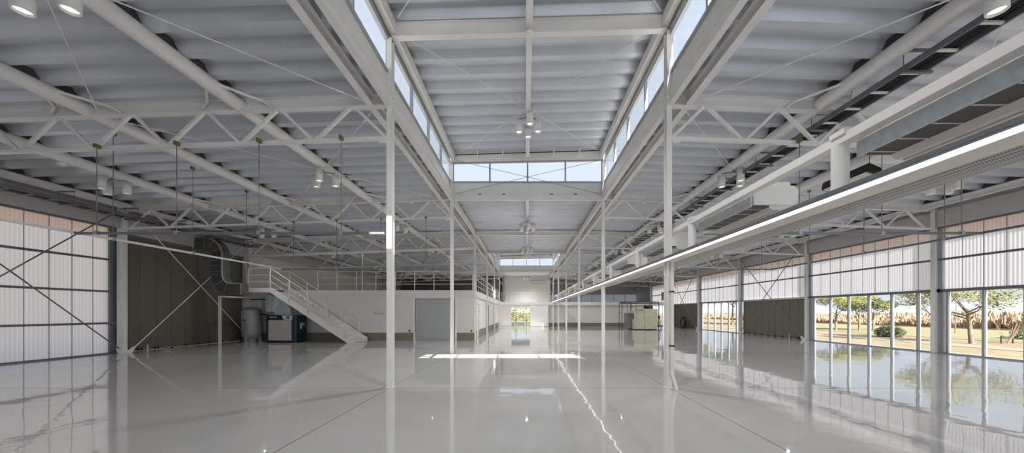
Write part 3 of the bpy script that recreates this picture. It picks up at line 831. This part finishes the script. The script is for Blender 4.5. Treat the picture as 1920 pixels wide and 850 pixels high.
for i in range(11):
    y = 3.4 + 3.02 * i - .06
    lab = UL[i] if i < 2 else 'hanging white air unit beside the right columns, %s one from the front' % (ORD[i + 1] if i + 1 < 10 else 'tenth' if i == 9 else 'last')
    if u0 is None: u0 = make_unit(y, lab)
    else: dup(u0, (3.5, y, 3.18), lab)
# conduit on the first right column
dp = thing('conduit', 'cream drop pipe running down the nearest right column, kicked out at the foot', 'pipe', (3.02, D(1) - .13, 0))
MB().bar((3.03, D(1) - .13, 0.30), (3.03, D(1) - .13, 2.70), .06, .06).build('pipe', 'cream', dp)
MB().bar((3.03, D(1) - .13, .32), (3.09, D(1) - .22, .0), .06, .06, up=(0, 1, 0)).build('foot_bend', 'cream', dp)
for z in (.9, 2.05): MB().box(2.985, 3.075, D(1) - .165, D(1) - .085, z, z + .03).build('clip', 'dark', dp)

# hanging track loops
def track(p, q, rods, ztops, label, mm='steelgrey'):
    t = thing('cable_track', label, 'track', tuple((Vector(p) + Vector(q)) / 2), 'hanging cable tracks')
    MB().bar(p, q, .05, .05).build('track_profile', mm, t)
    for r, zt_ in zip(rods, ztops):
        h = MB().tube((r[0], r[1], r[2] + .025), (r[0], r[1], zt_), .008, seg=6).build('hanger_rod', 'rod', t)
        MB().box(r[0] - .035, r[0] + .035, r[1] - .035, r[1] + .035, r[2] - .03, r[2] + .05).build('clamp', 'alu', h)
        MB().box(r[0] - .025, r[0] + .025, r[1] - .05, r[1] + .05, zt_ - .05, zt_ + .03).build('beam_clamp', 'brass', h)
    return t
for sg in (-1, 1):
    ax = 9.68
    ys = [2.2 + 1.85 * i for i in range(6)]
    track((sg * ax, .5, 3.33), (sg * ax, 13.25, 3.33), [(sg * ax, y, 3.33) for y in ys], [chord_z(ax) - .05 if abs(y - D(1)) > .2 else 5.1 for y in ys],
          'lengthwise hanging cable track over the %s aisle' % SIDE[sg], 'white' if sg < 0 else 'steelgrey')
    for k in (1, 2):
        y = D(k) - .12
        xs = [4.0, 5.75, 7.5, 9.2]
        x0 = 3.08 if sg < 0 else 4.6
        track((sg * x0, y, 3.31), (sg * (ax - .03), y, 3.31), [(sg * a, y, 3.31) for a in xs if a > x0], [5.39 - SL * (a - 3) - .0 for a in xs if a > x0],
              'crosswise hanging cable track under the %s %s truss' % (ORD[k], SIDE[sg]))

# cable ladders
def ladder(x0, x1, z, y0, y1, label, hang_z):
    t = thing('cable_ladder', label, 'cable tray', ((x0 + x1) / 2, y0, z))
    for x in (x0, x1): MB().box(x - .015, x + .015, y0, y1, z, z + .1).build('side_rail', 'steelgrey', t)
    r = MB(); yy = y0 + .2; nn = 0
    while yy < y1 and nn < 90:
        MB().box(x0, x1, yy - .02, yy + .02, z + .01, z + .04).build('rung', 'white' if x0 > 0 else 'alu', t); yy += .5; nn += 1
    c_ = MB()
    for i in range(4):
        x = x0 + .06 + i * (x1 - x0 - .12) / 3; c_.tube((x, y0, z + .07), (x, y1, z + .07), .025, seg=6)
    c_.build('cables', 'dark', t)
    yy = y0 + 1.0
    while yy < y1:
        h = MB().box(x0 - .06, x1 + .08, yy - .02, yy + .02, z - .045, z - .005)
        for x in (x0 - .04, x1 + .05): h.tube((x, yy, z), (x, yy, hang_z), .007, seg=6)
        h.box(x0 - .1, x1 + .08, yy - .02, yy + .02, hang_z, hang_z + .04)
        h.build('hanger', 'rod', t); yy += 1.8
    return t
ladder(6.32, 6.68, 5.70, 1.0, 37, 'dark cable ladder slung under the right roof pipe, lighter rungs', 6.02)
ladder(-15.45, -15.05, 5.22, 1.0, 18.6, 'grey cable ladder running high along the left outer wall', 5.6)

# ------------------------------------------------------------------ spotlights
LIGHTS = []
def make_cluster(loc, label, n=3, size=1.0):
    t = thing('spotlight_cluster', label, 'spotlight', loc, 'white can spotlight clusters under the roof')
    x, y, z = loc
    b = MB().tube((x, y, z), (x, y, z - .10), .02)
    offs = [(.05, -.28), (-.28, .12), (.30, .14), (0, .4)][:n]
    for dx, dy in offs: b.bar((x, y, z - .09), (x + dx, y + dy, z - .09), .03, .02)
    b.build('bracket', 'rod', t)
    for i, (dx, dy) in enumerate(offs):
        zz = z - .12 - .03 * (i % 2); r = .1
        h = MB().lathe((x + dx, y + dy, zz), [(0, 0), (r, 0), (r, -.36), (r - .012, -.36), (r - .012, -.30), (0.0, -.30)], 24).build('lamp_housing', 'white', t)
        MB().lathe((x + dx, y + dy, zz - .325), [(0, 0), (r - .02, 0), (r - .03, .02), (0, .024)], 20).build('lamp_lens', 'lens', h)
    return t
def lamp(loc, power):
    l = bpy.data.lights.new('spotlight_beam', 'SPOT'); l.energy = power; l.spot_size = math.radians(150); l.spot_blend = 1.0
    l.shadow_soft_size = .04; l.color = (1, .985, .96)
    o = bpy.data.objects.new('spotlight_beam', l); o.location = loc; COL.objects.link(o); LIGHTS.append(o)
    return o
POW = 260
pc = None
for sg in (-1, 1):
    for k in range(0, 7):
        for ax, wh in ((6.25, 'inner'), (12.7, 'outer')):
            if k > 5 and ax > 10: continue
            loc = (sg * ax, D(k) + 2.95, chord_z(ax) + .03)
            lab = 'three white can spotlights, %s roof pipe, %s aisle, %s bay from the front' % (wh, SIDE[sg], ORD[k + 1])
            if pc is None: pc = make_cluster(loc, lab)
            else: dup(pc, loc, lab)
            lamp((loc[0], loc[1], loc[2] - .62), POW * (.85 if sg > 0 else .4 if k < 3 else .25))
pn_ = None
for k in range(0, 7):  # last bay's cluster and lamp added to brighten the far upper wall
    z = 7.68 if k in (0, 1, 4, 5) else 6.08
    loc = (0, D(k) + 2.95, z)
    lab = 'four white can spotlights under the nave centre beam, %s bay from the front' % ORD[k + 1]
    if pn_ is None: pn_ = make_cluster(loc, lab, 4)
    else: dup(pn_, loc, lab)
    lamp((0, loc[1], loc[2] - .62), POW * (1.8 if k < 3 else 2.3))
# smoke detectors
dt = None
for (x, y, z, lb) in ((-12.9, 9.2, 5.75, 'round white detector under the left roof pipe, near the outer wall'), (-4.6, D(2) - .05, 6.0, 'round white detector on the second left truss near the nave'), (4.6, D(2) - .05, 6.0, 'round white detector on the second right truss near the nave'), (0, D(1) - .1, 7.6, 'round white detector at the middle of the skylight cross beam')):
    if dt is None:
        dt = thing('smoke_detector', lb, 'detector', (x, y, z), 'ceiling detectors')
        MB().lathe((x, y, z), [(0, .0), (.09, .0), (.09, -.03), (.06, -.06), (0, -.065)], 20).build('sensor_head', 'white', dt)
        MB().tube((x, y, z), (x, y, z + .12), .012).build('stem', 'white', dt)
    else: dup(dt, (x, y, z), lb)

# ------------------------------------------------------------------ things in the right aisle
mc = thing('machine_cabinet', 'ivory machine cabinet with small windows standing far in the right aisle', 'machine', (10.9, 31, 0))
MB().box(9.85, 11.95, 30.35, 32.6, .08, 1.72).build('cabinet', 'machine', mc)
MB().box(10.7, 11.95, 30.34, 32.5, 1.72, 1.92).build('top_box', 'machine', mc)
MB().box(9.9, 11.9, 30.45, 32.5, 0, .08).build('plinth', 'black', mc)
for i in range(3): MB().box(9.84, 9.85, 30.5 + i * .6, 30.9 + i * .6, 1.0, 1.5).build('cabinet_window', 'blueglass', mc)
for x in (10.0, 10.7, 11.6):
    for z in (.25, 1.1, 1.55): MB().box(x, x + .1, 30.335, 30.35, z, z + .04).build('latch', 'dark', mc)
MB().box(10.78, 10.795, 30.335, 30.35, .1, 1.72).build('panel_seam', 'rod', mc)
MB().box(9.45, 9.85, 31.0, 32.2, .1, 1.55).build('side_cabinet', 'rod', mc)
fr = thing('pipe_gantry', 'dark pipe gantry standing around the ivory machine', 'frame', (10.6, 31.5, 0))
for (x, y) in ((8.9, 31.0), (9.2, 33.0), (12.3, 31.0), (12.4, 33.2), (10.4, 33.2)):
    MB().tube((x, y, 0), (x, y, 2.6), .03, seg=8).build('post', 'dark', fr)
for z in (2.45, 2.58):
    MB().path([(8.9, 31.0, z), (12.3, 31.0, z), (12.4, 33.2, z), (9.2, 33.0, z), (8.9, 31.0, z)], .025).build('ring_pipe', 'dark', fr)
for x in (9.6, 10.0, 10.4, 11.3, 11.7): MB().tube((x, 31.6, 1.7), (x, 31.6, 2.5), .02, seg=6).build('drop_pipe', 'dark', fr)
MB().path([(8.9, 31.0, .9), (8.9, 31.0, 1.6), (9.2, 33.0, 1.6)], .02).build('side_pipe', 'dark', fr)
# hose reel / wheel
wh = thing('hose_coil', 'black coiled hose standing against the far dark door on the right', 'hose', (15.85, 33.6, 0))
for i in range(3):
    m = MB(); R = .55 - .06 * i
    pts = [(15.85 - .04 * i + .16 * math.sin(a) * .3, 33.6 + R * math.cos(a), .6 + R * math.sin(a)) for a in [2 * PI * q / 28 for q in range(29)]]
    m.path(pts, .05, 8); m.build('hose_loop', 'dark', wh)
MB().box(15.75, 15.95, 33.3, 33.9, 0, .05).build('stand', 'dark', wh)
ct = thing('hand_cart', 'small dark hand cart with a white canister beyond the machine', 'cart', (13.3, 33.6, 0))
MB().box(12.9, 13.6, 33.3, 34.0, .14, .22).build('deck', 'dark', ct)
for x in (13.0, 13.5):
    for y in (33.4, 33.9): MB().lathe((x, y, .07), [(0, -.02), (.07, -.02), (.07, .02), (0, .02)], 14, 'x').build('wheel', 'black', ct)
MB().lathe((13.4, 33.65, .22), [(0, 0), (.18, 0), (.18, .6), (.08, .7), (0, .72)], 18).build('canister', 'white', ct)
MB().lathe((13.4, 33.65, .94), [(0, 0), (.1, 0), (.1, .3), (0, .34)], 14).build('canister_head', 'black', ct)
# black long box hung in the right aisle
hb = thing('hanging_heater', 'long black heater box hung by rods in the right aisle', 'heater', (8.6, 8.9, 5.15))
MB().prism([(8.45, 5.15), (8.80, 5.05), (8.82, 5.22), (8.50, 5.36)], 'y', 8.3, 9.6).build('housing', 'black', hb)
MB().prism([(8.50, 5.12), (8.79, 5.035), (8.80, 5.05), (8.46, 5.148)], 'y', 8.35, 9.55).build('reflector', 'cream', hb)
for y in (8.45, 9.45): MB().tube((8.65, y, 5.28), (8.65, y, 6.02), .008, seg=6).build('hanger_rod', 'rod', hb)
# signs and small wall things
sgn = thing('wall_sign', 'small sign with an orange mark and grey line of print on the mezzanine front', 'sign', (-8.4, FY - .005, 1.5))
MB().box(-8.85, -8.15, FY - .006, FY, 1.46, 1.62).build('plate', 'white2', sgn)
MB().prism([(-8.80, 1.60), (-8.72, 1.60), (-8.68, 1.54), (-8.70, 1.48), (-8.74, 1.48), (-8.73, 1.54), (-8.79, 1.56)], 'y', FY - .009, FY - .006).build('mark', 'orange', sgn)
lt = MB()
for i in range(8): lt.box(-8.62 + i * .055, -8.62 + i * .055 + (.03 if i % 3 else .045), FY - .009, FY - .006, 1.515, 1.555)
lt.build('print_line', 'print', sgn)
ob = None
for x, lb in ((-6.72, 'small grey outlet box left of the grey sliding door'), (-3.18, 'small grey outlet box right of the grey sliding door')):
    if ob is None:
        ob = thing('outlet_box', lb, 'outlet', (x, FY, .56)); MB().box(x - .05, x + .05, FY - .04, FY, .50, .62).build('cover', 'rod', ob)
        MB().box(x - .025, x + .025, FY - .046, FY - .04, .53, .59).build('socket', 'dark', ob)
    else: dup(ob, (x, FY, .56), lb)
fa = thing('fire_alarm', 'red fire alarm lamp high on the corner of the mezzanine wall', 'alarm', (-3.05, 19.5, 2.22))
MB().lathe((SX - .07, 19.75, 2.25), [(0, 0), (.09, 0), (.07, .06), (0, .08)], 16, 'x').build('lamp_dome', 'red', fa)
MB().lathe((SX - .072, 19.75, 2.25), [(0, 0), (.12, 0), (.12, .01), (0, .012)], 16, 'x').build('base', 'white', fa)
fx = thing('fire_notice', 'narrow white notice with a red bar beside the narrow door', 'sign', (-3.06, 21.6, 1.6))
MB().box(SX - .07, SX - .062, 21.5, 21.7, 1.55, 2.0).build('plate', 'paper', fx)
MB().box(SX - .062, SX - .06, 21.52, 21.68, 1.57, 1.72).build('bar', 'red', fx)
rs = thing('warning_sign', 'white sign with red bars high on the far right wall', 'sign', (16.2, 39.3, 3.2))
MB().box(16.15, 16.18, 38.9, 39.8, 3.0, 4.0).build('plate', 'paper', rs)
for z in (3.25, 3.5, 3.75): MB().box(16.14, 16.15, 38.95, 39.75, z, z + .1).build('bar', 'red', rs)
# mezzanine strut
sp = thing('mezzanine_strut', 'slender white strut standing on the mezzanine under the thick truss pipe', 'strut', (-9.5, D(3), 2.88))
MB().tube((-9.5, D(3) + .0, 2.88), (-9.5, D(3), 4.75), .03, seg=10).build('rod', 'white', sp)
MB().tube((-9.5, D(3), 4.75), (-9.5, D(3), 4.98), .03, .09, seg=12).build('head', 'white', sp)
# mezzanine shelves seen behind the railing
sh = thing('long_bench', 'pale wooden bench top at the back of the mezzanine', 'bench', (-6, 42.4, 2.88))
MB().box(-9.0, -3.5, 42.2, 42.9, 3.72, 3.8).build('bench_top', 'wood', sh)
for x in (-8.9, -7.1, -5.3, -3.6): MB().box(x - .04, x + .04, 42.25, 42.85, 2.88, 3.72).build('leg', 'wood', sh)
ac = thing('wall_air_conditioner', 'long white air conditioner on the upper wall above the far bridge', 'air conditioner', (1.5, 42.9, 5.3))
MB().prism([(42.7, 5.35), (42.75, 5.6), (43.0, 5.6), (43.0, 5.3), (42.78, 5.3)], 'x', .6, 2.4).build('casing', 'white', ac)
MB().box(.65, 2.35, 42.70, 42.8, 5.28, 5.3).build('louvre', 'rod', ac)
# floor fittings on the left
sp = thing('floor_standpipe', 'small chrome standpipe on the floor by the left folding door', 'pipe', (-15.75, 13.75, 0))
MB().tube((-15.75, 13.8, 0), (-15.75, 13.8, .28), .035).build('pipe', 'alu', sp)
MB().tube((-15.75, 13.8, .24), (-15.67, 13.74, .26), .025).build('spout', 'alu', sp)
fb = thing('floor_box', 'small grey floor box in front of the left folding door', 'box', (-15.75, 14.6, 0))
MB().prism([(14.5, 0), (14.5, .1), (14.54, .14), (14.66, .14), (14.7, .1), (14.7, 0)], 'x', -15.85, -15.6).build('cover', 'alu', fb)
MB().box(-15.6, -15.592, 14.55, 14.65, .03, .11).build('socket', 'dark', fb)
fb = thing('floor_standpipe', 'small chrome standpipe on the floor by the nearer right dark door', 'pipe', (15.85, 20.2, 0))
MB().tube((15.85, 20.1, 0), (15.85, 20.1, .38), .035).build('pipe', 'alu', fb)
MB().tube((15.85, 20.1, .34), (15.77, 20.04, .36), .025).build('spout', 'alu', fb)

# ------------------------------------------------------------------ garden outside on the right
struct(MB().box(16.5, 17.3, -20, 60, -.3, -.06).build('kerb', 'concrete'), 'brown concrete kerb outside the glass')
struct(MB().box(17.3, 19.2, -20, 60, -.3, -.18).build('garden_path', 'path'), 'pale gravel strip outside the glass')
tag(MB().box(30, 48, 5, 62, -.27, -.235).build('grass_field', 'greenlawn'), 'faded green grass field beyond the tan lawn', 'grass')
tag(MB().box(23.6, 25.4, -10, 60, -.27, -.24).build('gravel_track', 'path'), 'pale gravel track crossing the lawn', 'track')
def leaves(c, r, n, sz, flat=.6):
    m = MB()
    for _ in range(n):
        while True:
            p = Vector((random.uniform(-1, 1), random.uniform(-1, 1), random.uniform(-1, 1)))
            if p.length < 1 and p.length > .35: break
        p = Vector(c) + Vector((p.x * r, p.y * r, p.z * r * flat))
        a = Vector((random.uniform(-1, 1), random.uniform(-1, 1), random.uniform(-.5, .5))).normalized()
        b = a.orthogonal().normalized(); b = (b + Vector((0, 0, random.uniform(-.4, .4)))).normalized()
        s = sz * random.uniform(.6, 1.3)
        m.add([p - a * s, p + b * s * .5, p + a * s, p - b * s * .5], [(0, 1, 2, 3)])
    return m
def merge(a, b):
    a.add(b.v, b.f); return a
def tree(x, y, h, spread, label, lm='leaf', lean=.2, n=5, bare=False, dens=420, sz=.085, trunk_r=.13, z0=-.26):
    t = thing('garden_tree', label, 'tree', (x, y, z0), 'trees on the lawn outside')
    tr = MB(); top = Vector((x + lean, y + lean * .4, z0 + h * .55)); mid = Vector((x + lean * .2, y, z0 + h * .28))
    tr.tube((x, y, z0), mid, trunk_r, trunk_r * .75); tr.tube(mid, top, trunk_r * .75, trunk_r * .5)
    tr.build('trunk', 'bark', t)
    br = MB(); fo = MB()
    for i in range(n):
        a = 2 * PI * i / n + random.uniform(-.4, .4); rr = spread * random.uniform(.55, 1)
        s = mid.lerp(top, random.uniform(.3, 1)); e = Vector((top.x + rr * math.cos(a), top.y + rr * math.sin(a), z0 + h * random.uniform(.68, .95)))
        m1 = s.lerp(e, .5) + Vector((0, 0, -.08 * h * random.random()))
        br.tube(s, m1, trunk_r * .38, trunk_r * .25, 6); br.tube(m1, e, trunk_r * .25, trunk_r * .1, 6)
        for q in range(3):
            e2 = e + Vector((random.uniform(-.5, .5), random.uniform(-.5, .5), random.uniform(-.05, .45))) * spread * .5
            br.tube(m1.lerp(e, .5 + .2 * q), e2, trunk_r * .14, trunk_r * .05, 5)
            if bare:
                for _ in range(3):
                    e3 = e2 + Vector((random.uniform(-.4, .4), random.uniform(-.4, .4), random.uniform(0, .5))) * spread * .6
                    br.tube(e2, e3, trunk_r * .07, trunk_r * .03, 4)
        if not bare: merge(fo, leaves(e, spread * .42, dens, sz))
    br.build('branches', 'bark', t)
    if not bare:
        merge(fo, leaves((top.x, top.y, z0 + h * .9), spread * .5, dens, sz)); fo.build('foliage', lm, t)
    return t
tree(26.6, 19.9, 3.7, 2.3, 'nearest garden tree, forked trunk and olive crown behind the glass', lean=-.6, n=7, dens=260)
tree(26.9, 22.0, 3.6, 1.6, 'slim garden tree just left of the forked tree, beside the wall post', lean=.1, n=5, trunk_r=.08, dens=240)
tree(31.4, 19.0, 4.0, 2.2, 'bare branched garden tree at the right frame edge', lean=.2, n=7, bare=True, trunk_r=.07)
tree(31.8, 34.2, 3.8, 1.9, 'leftmost bushy green tree in the middle glass bay', lm='leaf', lean=.1, n=6, dens=420, trunk_r=.11)
tree(33.0, 33.0, 3.4, 1.7, 'second bushy green tree of the far group', lm='leaf', lean=.1, n=6, dens=420, trunk_r=.1)
tree(34.6, 33.2, 3.2, 1.6, 'right hand bushy green tree of the far group', lm='leafdark', lean=.1, n=6, dens=420, trunk_r=.11)
tree(34, 44, 6.5, 3.0, 'dark green tree behind the far group', lm='leafdark', lean=.1, n=7, dens=500, sz=.14, trunk_r=.16)
tree(31, 50, 6.5, 3.2, 'green tree seen through the farther glass bay, right', lm='leafdark', lean=.1, n=7, dens=500, sz=.14, trunk_r=.16)
tree(27, 56, 6.5, 3.2, 'green tree seen through the farther glass bay, left', lm='leaf', lean=.1, n=7, dens=500, sz=.14, trunk_r=.16)
tree(38, 29.5, 5.0, 1.2, 'thin tree with one high tuft above the round bush', lean=.2, n=3, dens=90, trunk_r=.05)
def bush(x, y, r, hgt, label, lm):
    t = thing('garden_bush', label, 'bush', (x, y, -.26))
    m = leaves((x, y, -.26 + hgt * .38), r, 1500, .075, flat=hgt / r * .55); m.build('foliage', lm, t)
    s = MB()
    for i in range(6):
        a = i * 1.05; s.tube((x, y, -.26), (x + r * .5 * math.cos(a), y + r * .5 * math.sin(a), -.26 + hgt * .6), .03, .01, 6)
    s.build('stems', 'bark', t)
bush(27.6, 25.3, .85, .95, 'round dark green bush on the lawn in the middle glass bay', 'leafdark')
bush(34.5, 22.5, 1.1, 1.0, 'low dark bush behind the bare tree at right', 'leafdark')
sh = thing('stake_sapling', 'bare bushy sapling tied to stakes at the right frame edge', 'sapling', (28.9, 20.0, -.26))
m = MB()
for i in range(12):
    a = random.uniform(0, 2 * PI); r1 = random.uniform(.2, .7); h = random.uniform(.8, 1.6)
    p1 = Vector((28.9 + r1 * .5 * math.cos(a), 20 + r1 * .5 * math.sin(a), -.26 + h * .5)); p2 = Vector((28.9 + r1 * math.cos(a), 20 + r1 * math.sin(a), -.26 + h))
    m.tube((28.9, 20, -.26), p1, .02, .014, 5).tube(p1, p2, .014, .005, 5)
m.build('stems', 'twig', sh)
m = MB().tube((28.5, 20, -.26), (28.5, 20, .2), .03, seg=6).tube((29.2, 20, -.26), (29.2, 20, .2), .03, seg=6).tube((28.45, 20, .14), (29.25, 20, .14), .025, seg=6)
m.build('stakes', 'dark', sh)
# dry brush band and hills
bb = MB(); random.seed(3)
for i in range(26000):
    x = 50 + 14 * random.random() ** 1.5; y = random.uniform(-5, 115)
    h = (.55 + .75 * random.random()) * (.9 + .3 * math.sin(y * .17 + x * .3) + .15 * math.sin(y * .6)) + (x - 50) * .055
    a = random.uniform(0, PI); w = random.uniform(.03, .09)
    dx, dy = w * math.cos(a), w * math.sin(a); lx, ly = random.uniform(-.3, .3), random.uniform(-.3, .3)
    bb.add([(x - dx, y - dy, -.26), (x + dx, y + dy, -.26), (x + dx * 2 + lx * .6, y + dy * 2 + ly * .6, -.26 + h * .6), (x + lx, y + ly, -.26 + h), (x - dx * 2 + lx * .4, y - dy * 2 + ly * .4, -.26 + h * .65)], [(0, 1, 2, 3, 4)])
o = bb.build('dry_brush', 'twig'); o['kind'] = 'stuff'; o['label'] = 'band of dry brown brush beyond the lawn'; o['category'] = 'brush'
tag(MB().add([(0,0,0)]*0, []).box(49.8, 64, -20, 130, -.3, -.1).build('brush_bank', 'twig'), 'low earth bank carrying the dry brush', 'bank')
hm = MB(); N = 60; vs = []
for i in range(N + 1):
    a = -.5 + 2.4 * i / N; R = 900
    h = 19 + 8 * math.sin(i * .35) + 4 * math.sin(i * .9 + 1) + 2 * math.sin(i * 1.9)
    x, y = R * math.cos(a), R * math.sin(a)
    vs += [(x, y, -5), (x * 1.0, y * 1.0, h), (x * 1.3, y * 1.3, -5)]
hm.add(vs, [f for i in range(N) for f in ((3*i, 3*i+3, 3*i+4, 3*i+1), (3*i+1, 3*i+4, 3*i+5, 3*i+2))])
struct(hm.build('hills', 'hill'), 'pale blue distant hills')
g2 = MB().box(-900, 1200, -900, 1200, -.75, -.62)
struct(g2.build('plain', 'twig'), 'wide dry plain around the site')
# beyond the far door
tag(MB().box(-12, 14, 58, 62, -.26, -.22).build('blue_ground_sheet', 'tarp'), 'strip of blue paving beyond the far door', 'paving')
hd = thing('far_hedge', 'yellow green hedge seen through the far door', 'hedge', (0, 70, -.26))
m = MB()
for i in range(9): merge(m, leaves((-9 + i * 2.3, 70 + random.uniform(-1, 1), 1.2), 1.9, 420, .2, flat=.9))
m.build('foliage', 'leaf', hd)
m = MB()
for i in range(9): m.tube((-9 + i * 2.3, 70, -.26), (-9 + i * 2.3, 70, 1.2), .06, seg=6)
m.build('stems', 'bark', hd)

# ------------------------------------------------------------------ light
wd = bpy.data.worlds.new('sky'); SC.world = wd; wd.use_nodes = True
nt = wd.node_tree; bg = nt.nodes['Background']
tc = nt.nodes.new('ShaderNodeTexCoord'); sx = nt.nodes.new('ShaderNodeSeparateXYZ'); rp = nt.nodes.new('ShaderNodeValToRGB')
nt.links.new(tc.outputs['Generated'], sx.inputs[0]); nt.links.new(sx.outputs['Z'], rp.inputs['Fac'])
e = rp.color_ramp.elements
e[0].position = 0.0; e[0].color = (.80, .85, .92, 1); e[1].position = 1.0; e[1].color = (.88, 1.0, 1.18, 1)
x = rp.color_ramp.elements.new(.35); x.color = (.82, .90, 1.02, 1)
nt.links.new(rp.outputs['Color'], bg.inputs['Color']); bg.inputs['Strength'].default_value = 0.76
sl = bpy.data.lights.new('sun', 'SUN'); sl.energy = 14; sl.angle = math.radians(.53); sl.color = (1, .96, .90)
so = bpy.data.objects.new('sun', sl); COL.objects.link(so)
dirv = Vector((-.1, 1, -.643)); so.rotation_euler = dirv.to_track_quat('-Z', 'Y').to_euler(); so.location = (0, -30, 40)

# ------------------------------------------------------------------ camera
cam = bpy.data.cameras.new('camera'); co = bpy.data.objects.new('camera', cam); COL.objects.link(co)
co.location = (-.077, 0, 1.633); co.rotation_euler = (PI / 2, 0, 0)
cam.sensor_width = 36; cam.sensor_fit = 'HORIZONTAL'; cam.lens = 624 / 1920 * 36
cam.shift_x = -25.6 / 1920; cam.shift_y = 160.5 / 1920; cam.clip_end = 3000; cam.clip_start = .05
SC.camera = co
vs_ = SC.view_settings
vs_.view_transform = 'Standard'; vs_.look = 'None'; vs_.gamma = 1; vs_.use_curve_mapping = False; vs_.exposure = 0.5
cy = SC.cycles
cy.use_denoising = True; cy.max_bounces = 10; cy.diffuse_bounces = 5; cy.glossy_bounces = 4; cy.transparent_max_bounces = 12; cy.transmission_bounces = 6
cy.caustics_reflective = False; cy.caustics_refractive = False; cy.sample_clamp_indirect = 6; cy.use_light_tree = True
